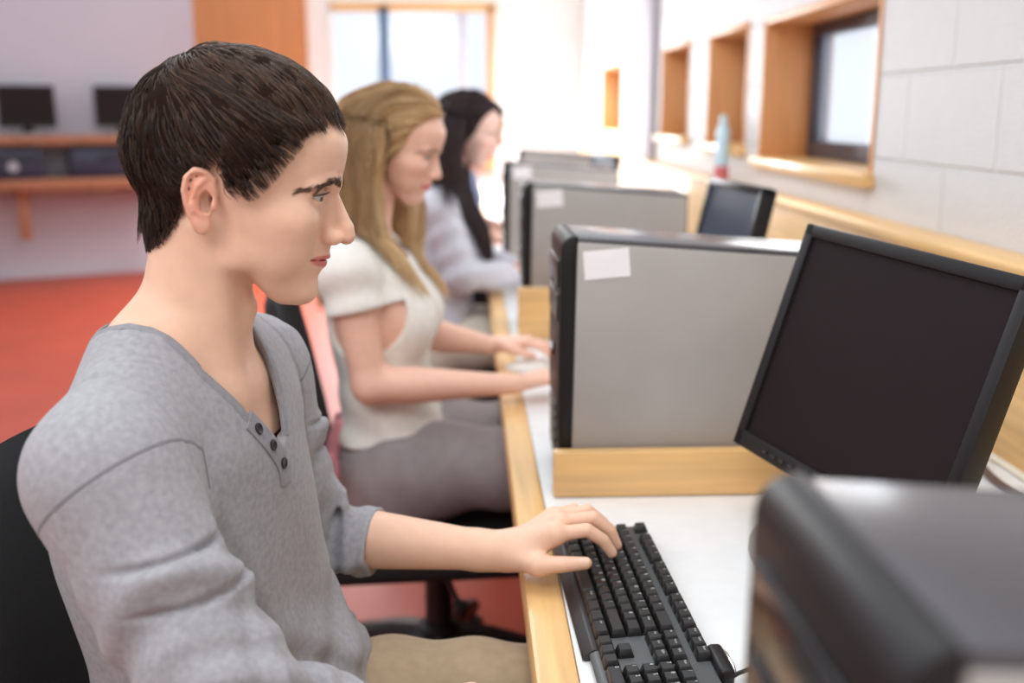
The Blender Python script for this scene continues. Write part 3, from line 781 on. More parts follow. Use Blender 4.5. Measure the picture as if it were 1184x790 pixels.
def brows(hd, parent, col, n=230, fem=0):
    paths = []
    for sg in (1, -1):
        for i in range(n):
            u = .05+.95*rng.random(); v = rng.normal()*.5
            # from inner end to outer tail
            y = 6+51*u; z = (12+6.0*math.sin(min(1, u/.5)*math.pi/2)-max(0, u-.5)*19)+v*(5.2*(1-u*.62))
            p = np.array([[112-.012*y*y, sg*y, z]], f4); p = project(hd._sd, p, 6, 6)[0]
            nrm = normals(hd._sd, p[None], 1.)[0]
            dr = np.array([-.15*u*2, sg*(.35+u*.9), .8-1.15*u], f4); dr -= nrm*(dr@nrm); dr /= np.linalg.norm(dr)
            L = (6.5+2*rng.random())*(1-.3*fem); pts = []
            for k in range(4):
                t = k/3; q = p+dr*L*t+nrm*(.15+.7*math.sin(t*2.2)); q = q+np.array([0, sg*1.2*t*t, -1.2*t*t], f4); pts.append(q)
            paths.append(pts)
    W_ = hd.back(np.array(paths, f4).reshape(-1, 3)).reshape(-1, 4, 3)
    strand_mesh('eyebrows', W_, .00023 if not fem else .0002, .00008, hair_colors(len(W_), *col), M['hair_fine'], parent)

# ------------------------------------------------------------------ hands
def hand_sd(P, Hd):
    """Hd: wrist, fingers [[4 joints]...] index..pinky, thumb [4 joints], up (back of hand normal), r"""
    d = None; r = Hd.get('r', 1.)
    W_ = np.asarray(Hd['wrist'], f4)
    palm = None
    for i, f in enumerate(Hd['fingers']):
        q = cap(P, W_*.85+np.asarray(f[0], f4)*.15, f[0], .0135*r, .0108*r); palm = q if palm is None else smin(palm, q, .014*r)
    th = Hd['thumb']
    palm = smin(palm, cap(P, W_*.75+np.asarray(th[1], f4)*.25, th[1], .0145*r, .0125*r), .014*r)
    palm = smin(palm, cap(P, th[0], Hd['fingers'][0][0], .010*r, .009*r), .016*r)
    fs = None
    rr = [(.0092, .0086, .0078, .0066), (.0095, .0088, .008, .0068), (.009, .0084, .0076, .0064), (.0078, .0072, .0066, .0056)]
    for f, q in zip(Hd['fingers'], rr):
        q = [v*r for v in q]; e = chain(P, f, q); fs = e if fs is None else smin(fs, e, .0012)
    d = smin(palm, fs, .006*r)
    t = chain(P, th, [.0125*r, .0115*r, .0098*r, .0075*r])
    return smin(d, t, .007*r)
def nails(P, Hd, c):
    up = np.asarray(Hd['up'], f4)
    for f in Hd['fingers']+[Hd['thumb']]:
        a = np.asarray(f[2], f4); b = np.asarray(f[3], f4); ax = (b-a)/np.linalg.norm(b-a)
        n = Hd.get('nail_up', up); n = np.asarray(n, f4); n = n-ax*(n@ax); n /= np.linalg.norm(n)
        m = b-ax*.002; q = P-m; s = np.cross(ax, n)
        w = (np.abs(q@ax) < .006) & (np.abs(q@s) < .0046) & (q@n > .0026)
        c[w] = c[w]*.6+np.array(lin(246, 206, 196)[:3], f4)*.4
    return c

# ------------------------------------------------------------------ torso
class Torso:
    """local frame: x forward, y left, z up from the pelvis; tables give half depth, half width, centre offset"""
    def __init__(s, pelvis, neck, yaw, tab):
        s.o = np.array(pelvis, f4); up = Vector(neck)-Vector(pelvis); s.H = up.length; up.normalize()
        fw = Vector((math.cos(yaw), math.sin(yaw), 0)); fw = (fw-up*fw.dot(up)).normalized(); lf = up.cross(fw)
        s.R = np.array([fw, lf, up], f4).T
        z = np.array([t[0] for t in tab]); zz = np.linspace(z[0], z[-1], 300)
        sm = lambda v: np.convolve(np.pad(np.interp(zz, z, v), 10, mode='edge'), np.ones(21)/21, 'valid')
        s.z = zz; s.a = sm([t[1] for t in tab]); s.w = sm([t[2] for t in tab]); s.xc = sm([t[3] for t in tab])
    def to(s, P): return (P-s.o)@s.R
    def back(s, L): return np.asarray(L, f4)@s.R.T+s.o
    def sd(s, P, inf=0., n=2.5):
        x, y, z = s.to(P).T
        a = np.interp(z, s.z, s.a).astype(f4)+inf; w = np.interp(z, s.z, s.w).astype(f4)+inf; xc = np.interp(z, s.z, s.xc).astype(f4)
        rho = ((np.abs(x-xc)/a)**n+(np.abs(y)/w)**n+1e-9)**(1/n)
        d = (rho-1)*np.minimum(a, w)*.95
        d = smax(d, (s.z[0]-inf*.5)-z, .03); return smax(d, z-(s.z[-1]+inf*.5), .03)

def limb(P, a, b, c, ra, rb, rc, bulge=1.0):
    m = (np.asarray(b)+ (np.asarray(c)-np.asarray(b))*.3)
    d = cap(P, a, b, ra, rb); e = chain(P, [b, m, c], [rb*.98, rb*bulge, rc]); return smin(d, e, .02)

# ribbon lying on an implicit surface
def ribbon(name, fn, pts, width, thick, m, parent, side_hint, seg=6, off=0.0):
    S_ = np.array([tuple(p) for p in spline(pts, seg)], f4); S_ = project(fn, S_, .02, 6)
    N_ = normals(fn, S_, .004); T = np.gradient(S_, axis=0); T /= np.linalg.norm(T, axis=1, keepdims=True)
    Sd = np.cross(T, N_); Sd /= np.linalg.norm(Sd, axis=1, keepdims=True)
    prof = [(-.5, -.6), (-.5, .6), (-.4, 1), (0, 1.05), (.4, 1), (.5, .6), (.5, -.6)]
    V = np.stack([S_+Sd*(u*width)+N_*(off+v*thick) for u, v in prof], 1); k = len(prof); n = len(S_)
    F = [[i*k+j, i*k+(j+1) % k, (i+1)*k+(j+1) % k, (i+1)*k+j] for i in range(n-1) for j in range(k)]
    F += [[0, 1, 2, 3], [0, 3, 4, 6], [4, 5, 6, 6][:3]+[6]] if False else []
    bm = bmesh.new(); vs = [bm.verts.new(v) for v in V.reshape(-1, 3)]
    for f in F: bm.faces.new([vs[i] for i in f])
    bm.faces.new(vs[:k]); bm.faces.new(vs[-k:])
    return finish(bm, name, m, parent)



def clump(paths, ng, w=.7, keep=.3):
    n, S, _ = paths.shape; gi = rng.choice(n, ng, replace=False); G = paths[gi]; root = paths[:, 0]; best = np.empty(n, int)
    for a in range(0, n, 1000): best[a:a+1000] = ((root[a:a+1000, None]-G[None, :, 0])**2).sum(2).argmin(1)
    g = G[best]; off = (root-g[:, 0])[:, None]; t = np.linspace(0, 1, S)[None, :, None]; ww = w*t*(.6+.4*rng.random(n))[:, None, None]
    return (paths*(1-ww)+(g+off*keep)*ww).astype(f4)
def lashes(hd, parent, n=60):
    paths = []
    for sg in (1, -1):
        for i in range(n):
            t = -1+2*(i+rng.random()*.6)/n; y = 32+14*t; z = (2.7 if not hd.fem else 1.2)*(1-t*t)+t*.7+.3
            r = 14.9; xx = 80.5+math.sqrt(max(0, r*r-(y-32)**2-z*z)); p = np.array([xx, y, z+3]); o_ = np.array([.75, .35*t, .10+.15*(1-t*t)]); L = 5+2*rng.random()
            pts = []
            for k in range(4):
                s_ = k/3; q = p+o_*L*s_+np.array([0, 0, 1.6*s_*s_]); q[1] *= sg; pts.append(q)
            paths.append(pts)
    W_ = hd.back(np.array(paths, f4).reshape(-1, 3)).reshape(-1, 4, 3)
    strand_mesh('eyelashes', W_, .00042, .0001, hair_colors(len(W_), (30, 22, 18), (44, 32, 26)), M['hair_fine'], parent)
def make_hand(wrist, d, up, thumb_side, curl=(15, 35, 25), r=.9, spread=1.):
    w = Vector(wrist); d = Vector(d).normalized(); up = Vector(up); up = (up-d*up.dot(d)).normalized(); sd_ = d.cross(up)
    if sd_.dot(Vector(thumb_side)) < 0: sd_ = -sd_
    F_ = []
    for i, (lat, ln, ph) in enumerate([(.027, .086, (.040, .024, .020)), (.009, .089, (.044, .028, .021)), (-.009, .085, (.041, .026, .021)), (-.026, .078, (.032, .019, .018))]):
        b = w+d*ln*r+sd_*lat*r+up*.004; pts = [tuple(b)]; a = 0; fd = (d+sd_*lat*2.5*spread).normalized()
        for p_, c in zip(ph, curl):
            a += R(c); b = b+(fd*math.cos(a)-up*math.sin(a))*p_*r; pts.append(tuple(b))
        F_.append(pts)
    T_ = [w+d*.022*r+sd_*.018*r, w+d*.052*r+sd_*.043*r-up*.008, w+d*.083*r+sd_*.050*r-up*.014, w+d*.106*r+sd_*.045*r-up*.018]
    return dict(wrist=tuple(w), up=tuple(up), r=r*1.0, fingers=F_, thumb=[tuple(t) for t in T_])
def long_hair(hd, n, mask, clothes, L, S, colfn, parent, r=.0007, back=1.2, front_left=0, vol=.016, name='long_hair'):
    roots = scalp_roots(hd, n, mask); Pm = roots.copy(); P = hd.back(Pm); out = [P.copy()]
    sk = lambda W_: hd.skull(hd.to(W_))*f4(hd.sc/1000)
    hb = lambda W_: np.minimum(sk(W_), clothes(W_))
    hgt = (.003+vol*rng.random(n)**1.2).astype(f4); ds = (L*(.85+.15*rng.random(n))/(S-1)).astype(f4); ph = rng.random(n)*6.28
    g = A3(0, 0, -1); sgn = np.where(Pm[:, 1] >= 0, 1, -1).astype(f4)[:, None]
    for i in range(1, S):
        t = i/(S-1); Q = hd.to(P)
        side = (hd.R[:, 1])[None]*sgn; fw = hd.R[:, 0][None]
        up_w = ramp(Q[:, 2], 5, 130)[:, None]
        D_ = g*(1-.75*up_w)+side*up_w*1.0-fw*back*(ramp(Q[:, 0], 0, 45)*ramp(Q[:, 2], -90, -20))[:, None]-fw*.35*up_w
        if front_left: D_ = D_+fw*front_left*((Q[:, 1] > 20)*ramp(-Q[:, 2], 40, 110)*ramp(60-Q[:, 0], 0, 40))[:, None]
        D_ = D_+.10*np.stack([np.sin(ph+t*7), np.cos(ph*1.7+t*6), 0*ph], 1)
        D_ /= np.linalg.norm(D_, axis=1, keepdims=True); P = (P+D_*ds[:, None]).astype(f4)
        for _ in range(2):
            d = hb(P); h_ = hgt*min(1, .25+t*6); pen = np.clip(h_-d, 0, .03)
            P = (P+normals(hb, P, .003)*pen[:, None]).astype(f4)
        out.append(P.copy())
    paths = clump(np.stack(out, 1), max(20, n//14), .55, .5)
    return strand_mesh(name, paths, r, r*.35, colfn(n, roots), M['hair'], parent)
# ================================================================== office chair
M['shirt'] = None
def make_chair(label, loc, rz=0):
    t = empty('office_chair', (loc[0], loc[1], 0), rz); tag(t, label, 'chair', 'black swivel chairs at the bench')
    def F(bm, nm, m, par=None): return finish(bm, nm, m, par or t)
    bm = bmesh.new(); box(bm, (.0, 0, .420), (.46, .47, .070), .030, 5)
    for v in bm.verts:
        if v.co.z > .43: v.co.z -= .010*(1-min(1, (v.co.y/.24)**2))
    F(bm, 'seat', M['fabric_black'])
    bm = bmesh.new(); box(bm, (-.01, 0, .378), (.38, .36, .018), .008, 2); F(bm, 'seat_pan', M['black'])
    bm = bmesh.new(); nu, nv = 14, 16; g = {}
    for side in (0, 1):
        for i in range(nu+1):
            for j in range(nv+1):
                u = i/nu*2-1; v = j/nv
                w = .215*(1-.22*max(0, v-.6)/.4)*(1-.15*max(0, .25-v)/.25)
                y = u*w; z = .56+v*.37; x = -.238-.075*v+.03*u*u-.03*math.sin(v*math.pi)*0
                e = max(abs(u), abs(2*v-1)); th = .032*math.sqrt(max(0, 1-e**6))
                g[side, i, j] = bm.verts.new((x+(th*.5 if side == 0 else -th*.5)-.016, y, z))
    for i in range(nu):
        for j in range(nv):
            bm.faces.new([g[0, i, j], g[0, i+1, j], g[0, i+1, j+1], g[0, i, j+1]]); bm.faces.new([g[1, i, j], g[1, i, j+1], g[1, i+1, j+1], g[1, i+1, j]])
    bmesh.ops.remove_doubles(bm, verts=bm.verts, dist=.0005); F(bm, 'backrest', M['fabric_black'])
    bm = bmesh.new(); tube(bm, spline([(-.08, 0, .362), (-.2, 0, .362), (-.275, 0, .42), (-.295, 0, .55), (-.31, 0, .72)]), .018, 10); F(bm, 'back_bar', M['black'])
    bm = bmesh.new(); lathe(bm, [(.001, .17), (.030, .17), (.030, .30), (.020, .305), (.020, .369), (.001, .369)], 20); F(bm, 'gas_column', M['black'])
    bm = bmesh.new(); tube(bm, [(0, -.05, .362), (.02, -.20, .358), (.03, -.26, .355)], .006, 8); lathe(bm, [(.001, -.01), (.014, -.01), (.016, .0), (.014, .012), (.001, .013)], 14, (.03, -.27, .355)); F(bm, 'height_lever', M['black'])
    bm = bmesh.new(); lathe(bm, [(.001, .125), (.045, .125), (.05, .15), (.046, .185), (.034, .195), (.001, .196)], 24); hub = F(bm, 'base_hub', M['black'])
    for k in range(5):
        a = 2*math.pi*k/5
        bm = bmesh.new(); rr = []
        for s, w, h, z in ((.035, .030, .026, .158), (.12, .027, .022, .145), (.22, .022, .017, .115), (.30, .018, .013, .088)):
            rr.append([bm.verts.new((s, sy*w, z+sz*h)) for sy, sz in ((-1, -.9), (-1, .3), (-.6, 1), (.6, 1), (1, .3), (1, -.9))])
        for i in range(3):
            for q in range(6): bm.faces.new([rr[i][q], rr[i][(q+1) % 6], rr[i+1][(q+1) % 6], rr[i+1][q]])
        bm.faces.new(rr[0][::-1]); bm.faces.new(rr[-1])
        lg = F(bm, 'base_leg', M['black']); lg.rotation_euler = (0, 0, a)
        bm = bmesh.new()
        for sy in (-1, 1):
            v0 = len(bm.verts); lathe(bm, [(.001, -.010), (.020, -.010), (.0275, -.004), (.0275, .004), (.020, .010), (.001, .010)], 20)
            bm.verts.ensure_lookup_table(); vs = bm.verts[v0:]
            bmesh.ops.rotate(bm, matrix=Matrix.Rotation(math.pi/2, 3, 'X'), verts=vs); bmesh.ops.translate(bm, vec=(.30, sy*.014, .0285), verts=vs)
        tube(bm, [(.29, 0, .03), (.292, 0, .055), (.29, 0, .09)], .012, 10)
        F(bm, 'caster', M['caster'], lg)
    return t
chair0 = make_chair('black swivel chair under the man in the grey henley', (-.175, 1.035))
c2 = dup(chair0, 'black swivel chair under the blonde woman in grey skirt'); c2.location = (-.070, 2.10, 0); c2.rotation_euler = (0, 0, R(4))
c3 = dup(chair0, 'black swivel chair under the dark haired woman in pale cardigan'); c3.location = (-.02, 3.26, 0)
c4 = dup(chair0, 'black swivel chair under the farthest seated person in blue'); c4.location = (.0, 4.38, 0)

# ================================================================== the man
def fabric_mat(name, rgb, noise, nscale, bump=.5, bscale=900, rough=.9, sheen=.2):
    return mat(name, rgb, rough, 0, noise, nscale, bump, bscale, spec=.2, sheen=sheen)
M['henley'] = fabric_mat('grey_marl_jersey', (158, 158, 163), .22, 160, .35, 1100)
M['henley_band'] = fabric_mat('grey_marl_band', (146, 146, 152), .2, 160, .5, 1500)
M['seam'] = fabric_mat('grey_seam', (126, 126, 131), .1, 100, .2)
M['khaki'] = fabric_mat('khaki_cotton', (170, 150, 122), .1, 60, .3, 1400)
M['button'] = mat('dark_button', (38, 38, 44), .3)
M['shoe'] = mat('dark_shoe', (40, 34, 32), .5)

mh = Head((-.2245, 1.02, 1.2065), 0, R(7.5), 0, .965)
mh.nape = ((-23, 0, -50), (-35, 0, -199), 50, 53)
MT = Torso((-.225, 1.04, .59), (-.287, 1.02, 1.062), R(-11), [(-.08, .10, .155, -.005), (0, .104, .163, -.012), (.1, .092, .152, -.018), (.2, .086, .152, -.022), (.3, .090, .166, -.020), (.37, .088, .168, -.016), (.43, .074, .135, -.014), (.46, .056, .085, -.012), (.485, .045, .065, -.010)])
shR, elR, wrR = (-.306, .850, .975), (-.190, .790, .765), (-.072, .900, .712)
shL, elL, wrL = (-.252, 1.205, .978), (-.200, 1.245, .757), (.040, 1.188, .752)
hipL, knL, anL = (-.205, 1.125, .580), (.235, 1.15, .572), (.22, 1.15, .10)
hipR, knR, anR = (-.205, .955, .580), (.235, .92, .572), (.22, .91, .10)
HL = dict(wrist=(.044, 1.188, .754), up=(-.25, -.1, 1), r=.98, nail_up=(.45, -.2, .9),
    fingers=[[(.100, 1.160, .786), (.138, 1.163, .7895), (.158, 1.166, .775), (.169, 1.168, .758)],
             [(.108, 1.184, .791), (.148, 1.188, .795), (.169, 1.190, .778), (.178, 1.191, .758)],
             [(.107, 1.207, .789), (.144, 1.213, .794), (.164, 1.216, .777), (.172, 1.217, .758)],
             [(.102, 1.228, .783), (.130, 1.238, .787), (.146, 1.243, .772), (.153, 1.245, .757)]],
    thumb=[(.058, 1.168, .752), (.079, 1.143, .755), (.108, 1.136, .7585), (.134, 1.136, .7595)])
HRt = make_hand((-.068, .904, .711), (1, .30, -.14), (0, 0, 1), (0, 1, 0), (18, 34, 26), .9)
neck_top = tuple(mh.back([-22, 0, -48])); neck_bot = (-.283, 1.02, 1.02)
def man_core(P):
    d = cap(P, neck_top, neck_bot, .049, .053)
    for sy, sh in ((-1, shR), (1, shL)):
        b = MT.back([-.012, sy*.03, .475])
        d = smin(d, cap(P, b, np.array(sh)+np.array([0, 0, .008]), .040, .046), .03)
        # neck muscle from behind the ear to the collar pit, and the collar bone
        m0 = mh.back([-14, sy*50, -38]); pit = MT.back([.052, sy*.014, .418])
        d = smin(d, cap(P, m0, pit, .011, .007), .022)
        d = smin(d, cap(P, pit, np.array(sh)+np.array([.01, 0, .012]), .008, .006), .02)
    d = smin(d, MT.sd(P), .03)
    return d
def man_head_fn(P):
    d = smin(mh.sd(P), man_core(P), .016)
    return smin(d, cap(P, mh.back([22, 0, -122]), mh.back([16, 0, -140]), .009, .008), .02)
def arm_fn(sh, el, wr, Hd):
    def fn(P):
        a = limb(P, sh, el, wr, .045, .0345, .0215, 1.06)
        a = smin(a, cap(P, np.array(wr)+(np.array(el)-np.array(wr))*.12, Hd['wrist'], .0215, .0200), .015)
        return smin(a, hand_sd(P, Hd), .014)
    return fn
aL, aR = arm_fn(shL, elL, wrL, HL), arm_fn(shR, elR, wrR, HRt)
def legs_fn(h, k, a, r=(.082, .058, .042)):
    return lambda P: limb(P, h, k, a, *r)
def man_rest(P):
    d = MT.sd(P)
    for s_, e_ in ((shR, elR), (shL, elL)): d = smin(d, cap(P, s_, e_, .046, .036), .03)
    for q in ((hipL, knL, anL), (hipR, knR, anR)): d = smin(d, limb(P, *q, .080, .056, .04), .03)
    return d+.006
def person_mesh(label, passes, base, hd, m, hands=()):
    Vs, Fs, Cs = [], [], []; n = 0
    for fn, lo, hi, h in passes:
        V, F = snet(fn, lo, hi, h); Vs.append(V); Fs.append(F+n); n += len(V)
    V = np.concatenate(Vs); c = skin_color(hd, V, base)
    for Hd in hands: c = nails(V, Hd, c)
    o = mesh_obj('person', V, np.concatenate(Fs), m, None, c)
    tag(o, label, 'person'); return o
def bb(*pts, pad=.06):
    p = np.array(pts); return p.min(0)-pad, p.max(0)+pad
lo, hi = (-.40, .88, .955), (-.08, 1.17, 1.375)
passes = [(man_head_fn, lo, hi, .0017 if not FAST else .0026)]
for fn, e, w_, Hd in ((aL, elL, wrL, HL), (aR, elR, wrR, HRt)):
    l, h_ = bb(e, w_, *[f[3] for f in Hd['fingers']], Hd['thumb'][3], *[f[1] for f in Hd['fingers']], pad=.03)
    l[0] = e[0]+.0; passes.append((fn, l, h_, .0016 if fn is aL and not FAST else .0028))
l, h_ = bb(shL, shR, knL, knR, anL, anR, pad=.16); passes.append((man_rest, l, h_, .009))
man = person_mesh('man in grey henley shirt and khaki trousers typing, seated in front', passes, SKIN['man'], mh, M['skin'], (HL, HRt))
eyes(mh, man, (92, 86, 80), (1, -.08, -.2)); lashes(mh, man, 70)
brows(mh, man, ((66, 47, 36), (132, 102, 80)), 360)

# ---- hair
def poly_sd(x, z, poly):
    p = np.array(poly, f4); n = len(p); d = np.full(len(x), 1e9, f4); ins = np.zeros(len(x), bool)
    for i in range(n):
        a, b = p[i], p[(i+1) % n]; e = b-a; wx, wz = x-a[0], z-a[1]
        t = np.clip((wx*e[0]+wz*e[1])/(e@e), 0, 1); d = np.minimum(d, (wx-e[0]*t)**2+(wz-e[1]*t)**2)
        c = ((a[1] > z) != (b[1] > z)) & (x < (b[0]-a[0])*(z-a[1])/(b[1]-a[1]+1e-12)+a[0]); ins ^= c
    d = np.sqrt(d); return np.where(ins, d, -d)
MP = [(140, 88), (92, 86), (82, 80), (66, 68), (58, 50), (48, 32), (34, 14), (22, 3), (9, 3), (3, 14), (-1, 28), (4, 34), (-14, 31), (-28, 16), (-36, -4), (-38, -34), (-50, -54), (-72, -68), (-140, -68), (-140, 220), (140, 220)]
zs_h, hs_h = [-70, -50, -20, 20, 60, 100, 135], [1.2, 4, 9, 11, 10, 6.5, 3.5]
def m_hm(P): 
    h = np.interp(P[:, 2], zs_h, hs_h)*(1+.35*ramp(-P[:, 0], 30, 80))
    return (h*np.where(P[:, 0] > 40, 1-.25*ramp(P[:, 0], 40, 95)*(P[:, 2] > 60), 1)).astype(f4)
def man_cap(Pw):
    P = mh.to(Pw); far = np.linalg.norm(P-A3(0, 0, 45), axis=1)-150; out = far.copy(); nr = far < 40
    if nr.any():
        Q = P[nr]; sd = poly_sd(Q[:, 0], Q[:, 2], MP); hm = m_hm(Q)
        lump = 1.2*np.sin(Q[:, 1]*.16+Q[:, 2]*.1+Q[:, 0]*.05)+.9*np.sin(Q[:, 0]*.21-Q[:, 2]*.13)
        out[nr] = scalp(mh)(Q)-(-4+(hm*.72+4+lump*.6)*ramp(sd, -1, 9))
    out = np.maximum(out, -74-P[:, 2])
    return out*f4(mh.sc/1000)
V, F = snet(man_cap, mh.o-A3(.13, .10, .11), mh.o+A3(.12, .10, .16), .003)
hair = mesh_obj('hair', V, F, M['hair_base'], man, np.repeat(np.array([lin(36, 25, 21)[:3]]), len(V), 0))
NH = 3000 if FAST else 11000
roots = scalp_roots(mh, NH, lambda P: poly_sd(P[:, 0], P[:, 2], MP) > 0)
sdr = poly_sd(roots[:, 0], roots[:, 2], MP); hm = m_hm(roots); lay = (.35+.75*rng.random(NH)).astype(f4); ph = rng.random(NH).astype(f4)*6.28
wh = A3(-66, 10, 108)
def mdir(P, t):
    v = P-wh; v = v/np.maximum(np.linalg.norm(v, axis=1, keepdims=True), 1)
    side = ramp(np.abs(P[:, 1]), 38, 66)[:, None]*ramp(P[:, 0], -50, 0)[:, None]
    back = ramp(-P[:, 0], 40, 75)[:, None]
    top = (1-ramp(np.abs(P[:, 1]), 30, 60))[:, None]*ramp(P[:, 0], -20, 40)[:, None]
    wav = np.sin(P[:, 2:3]*.06+P[:, 1:2]*.05+P[:, 0:1]*.03)
    D = v+side*A3(.55, 0, -.35)+back*A3(0, 0, -.8)+top*A3(.3, -.25, 0)+wav*A3(.12, .1, .18)
    return D+side*t*A3(.25, 0, -.35)
Lh = (13+np.clip(sdr, 0, 38)*(.95+.25*rng.random(NH))).astype(f4); Lh *= np.where(roots[:, 2] < -10, .65, 1)
Lh *= np.where((roots[:, 0] > 60) & (roots[:, 2] > 60), .75+.55*rng.random(NH), 1)
paths = grow(mh, roots, mdir, Lh, 9, lambda t: np.maximum(.4, hm*lay*(.35+.9*math.sin(min(1, t*1.25)*math.pi*.55))*(1-.25*t*t))+.5*np.sin(ph+t*5), jitter=.10)
hc = hair_colors(NH, (30, 20, 17), (90, 64, 47), 1.9)
lightw = ramp(roots[:, 2], 70, 120)[:, None]*.25; hc = hc*(1-lightw)+np.array(lin(104, 77, 57)[:3])*lightw
paths = clump(paths, NH//16, .75, .35)
strand_mesh('hair_strands', mh.back(paths.reshape(-1, 3)).reshape(NH, -1, 3), .00042 if not FAST else .0008, .00010, hc, M['hair'], hair)

# ---- henley shirt
def arm_coord(P, a, b):
    a = np.array(a, f4); b = np.array(b, f4); ab = b-a; L = np.linalg.norm(ab); ax = ab/L; q = P-a; s = q@ax/L
    u = np.cross(ax, A3(0, 0, 1)); u /= np.linalg.norm(u); v = np.cross(u, ax); rv = q-(q@ax)[:, None]*ax
    return s, np.arctan2(rv@v, rv@u)
def fold(x, sharp=2.): # rounded ridges
    return (np.abs(np.sin(x)))**sharp
cuL = np.array(elL)+(np.array(wrL)-np.array(elL))*.34; cuR = np.array(elR)+(np.array(wrR)-np.array(elR))*.62
def shirt_outer(P):
    x, y, z = MT.to(P).T
    d = MT.sd(P, .013)
    d = smin(d, ell(P, MT.back([.015, .0, .02]), (.098, .17, .085), MT.R), .05)          # loose cloth gathered at the lap
    for sy, sh in ((-1, shR), (1, shL)):
        b = MT.back([-.012, sy*.03, .468]); d = smin(d, cap(P, b, np.array(sh)+np.array([0, 0, .008]), .046, .058), .03)
    # drapery of the trunk
    fr = ramp(x, -.02, .06)
    low = ramp(.20-z, 0, .12)
    w1 = np.sin((x*1.0+y*.55+z*1.35)*46+2.2*np.sin(y*16+z*5)); w2 = np.sin((y*.9-z*.8+x*.3)*62+1.7*np.sin(z*21))
    d = d-(.0065*low*w1+.0032*low*w2)
    d = d-.0042*fr*(1-low)*np.sin((y*1.0+z*.85)*30+1.2*np.sin(z*13))*ramp(.40-z, 0, .1)
    d = d+.004*np.exp(-((y+.115+.35*(z-.30))/.012)**2)*fr*ramp(.36-z, 0, .05)
    # sleeves
    for sy, sh, el, cu in ((-1, shR, elR, cuR), (1, shL, elL, cuL)):
        r0, r1, r2 = (.064, .060, .051) if sy < 0 else (.057, .050, .0450)
        a = cap(P, sh, el, r0, r1); e = cap(P, el, cu, r1*.98, r2); a = smin(a, e, .02)
        s, th = arm_coord(P, sh, el)
        m = ramp(s, .15, .45)*ramp(1.35-s, 0, .3)
        g = np.sin(s*17+1.5*np.cos(th-.6)+.6*np.sin(2*th+1))
        a = a-.0056*m*np.sign(g)*np.abs(g)**1.3*(.55+.45*np.cos(th-1.0))
        a = a-.0028*m*np.sin(s*31+2.4*np.sin(th*2))
        # two soft crescents below the shoulder
        for s0, am in ((.27, .0058), (.43, .0050)):
            a = a+1.25*am*np.exp(-((s-s0-.10*np.cos(th-1.55))/.015)**2)*ramp(np.cos(th-1.55), .1, .7)
        s2, th2 = arm_coord(P, el, cu)
        m2 = ramp(s2, -.6, .1)*ramp(1.0-s2, 0, .35); a = a-.0036*m2*np.sin(s2*9+1.3*np.sin(th2+1))-.0018*m2*np.sin(s2*19+th2*2)
        # armhole seam: a shallow groove where the sleeve joins
        d = smin(d, a, .026)
        sa = np.abs(s-.02)-.0; 
    dx = np.abs((y)-.160*np.sign(y)-.05*(z-.36)); 
    groove = np.exp(-((np.abs(y)-(.147+.10*(.43-z)))/.0032)**2)*ramp(z, .26, .30)
    return d+.0022*groove
def neck_hole(P):
    x, y, z = MT.to(P).T
    a = np.sqrt(((x-.004)/.078)**2+((y)/.077)**2)-1
    hole = np.maximum(a*.08, (.395+.14*np.clip(-x, -.02, .08)/.08)-z)
    zc = np.clip((z-.335)/.105, 0, 1); wv = .060*zc**1.15
    vee = np.maximum(np.maximum(np.abs(y+.006)-wv, .335-z), .02-x)
    return smin(hole, vee, .012)
def shirt_fn(P):
    o = shirt_outer(P)
    d = np.maximum(o, -(o+.0105))
    d = smax(d, -neck_hole(P), .004)
    for el, cu in ((elL, cuL), (elR, cuR)):
        ax = (np.array(cu)-np.array(el)); ax = (ax/np.linalg.norm(ax)).astype(f4); s = (P-np.array(cu, f4))@ax
        d = np.where(np.linalg.norm(P-np.array(cu, f4), axis=1) < .11, smax(d, s, .003), d)
    z = MT.to(P)[:, 2]
    return smax(d, -.055-z, .004)
l, h_ = bb(shL, shR, elL, elR, cuL, cuR, MT.back([.1, 0, -.05]), pad=.10)
V, F = snet(shirt_fn, l, h_, .0030 if not FAST else .0045, proj=1)
shirt = mesh_obj('henley_shirt', V, F, M['henley'], man)
# neckband, placket, buttons, seams
def loc(x, y, z): return MT.back([x, y, z])
def on_shirt(x, y, z): return tuple(project(shirt_outer, np.array([loc(x, y, z)]), .02, 8)[0])
def on_edge(x, y, z):
    p = np.array([loc(x, y, z)], f4)
    for _ in range(14):
        p = project(shirt_outer, p, .02, 3); g = grad(neck_hole, p, .002); d = neck_hole(p)-.0045
        p = (p-(d/np.maximum((g*g).sum(1), .3))[:, None]*g*.8).astype(f4)
    return tuple(project(shirt_outer, p, .02, 4)[0])
def vhalf(z): return .060*(min(1, max(0, (z-.335)/.105)))**1.15
ring = [on_edge(.10, vhalf(z)+.002, z) for z in (.36, .385, .41)]+[on_edge(.075*math.cos(a), .075*math.sin(a), .45) for a in [R(q) for q in range(50, 312, 20)]]+[on_edge(.10, -vhalf(z)-.012, z) for z in (.41, .385, .36)]
ribbon('neckband', shirt_outer, ring, .011, .0014, M['henley_band'], shirt, None, 6, -.001)
pl = ribbon('placket', shirt_outer, [on_shirt(.11, -vhalf(z)-.013+.002, z) for z in (.405, .38, .355, .335, .315)], .022, .0018, M['henley_band'], shirt, None, 6, .0005)
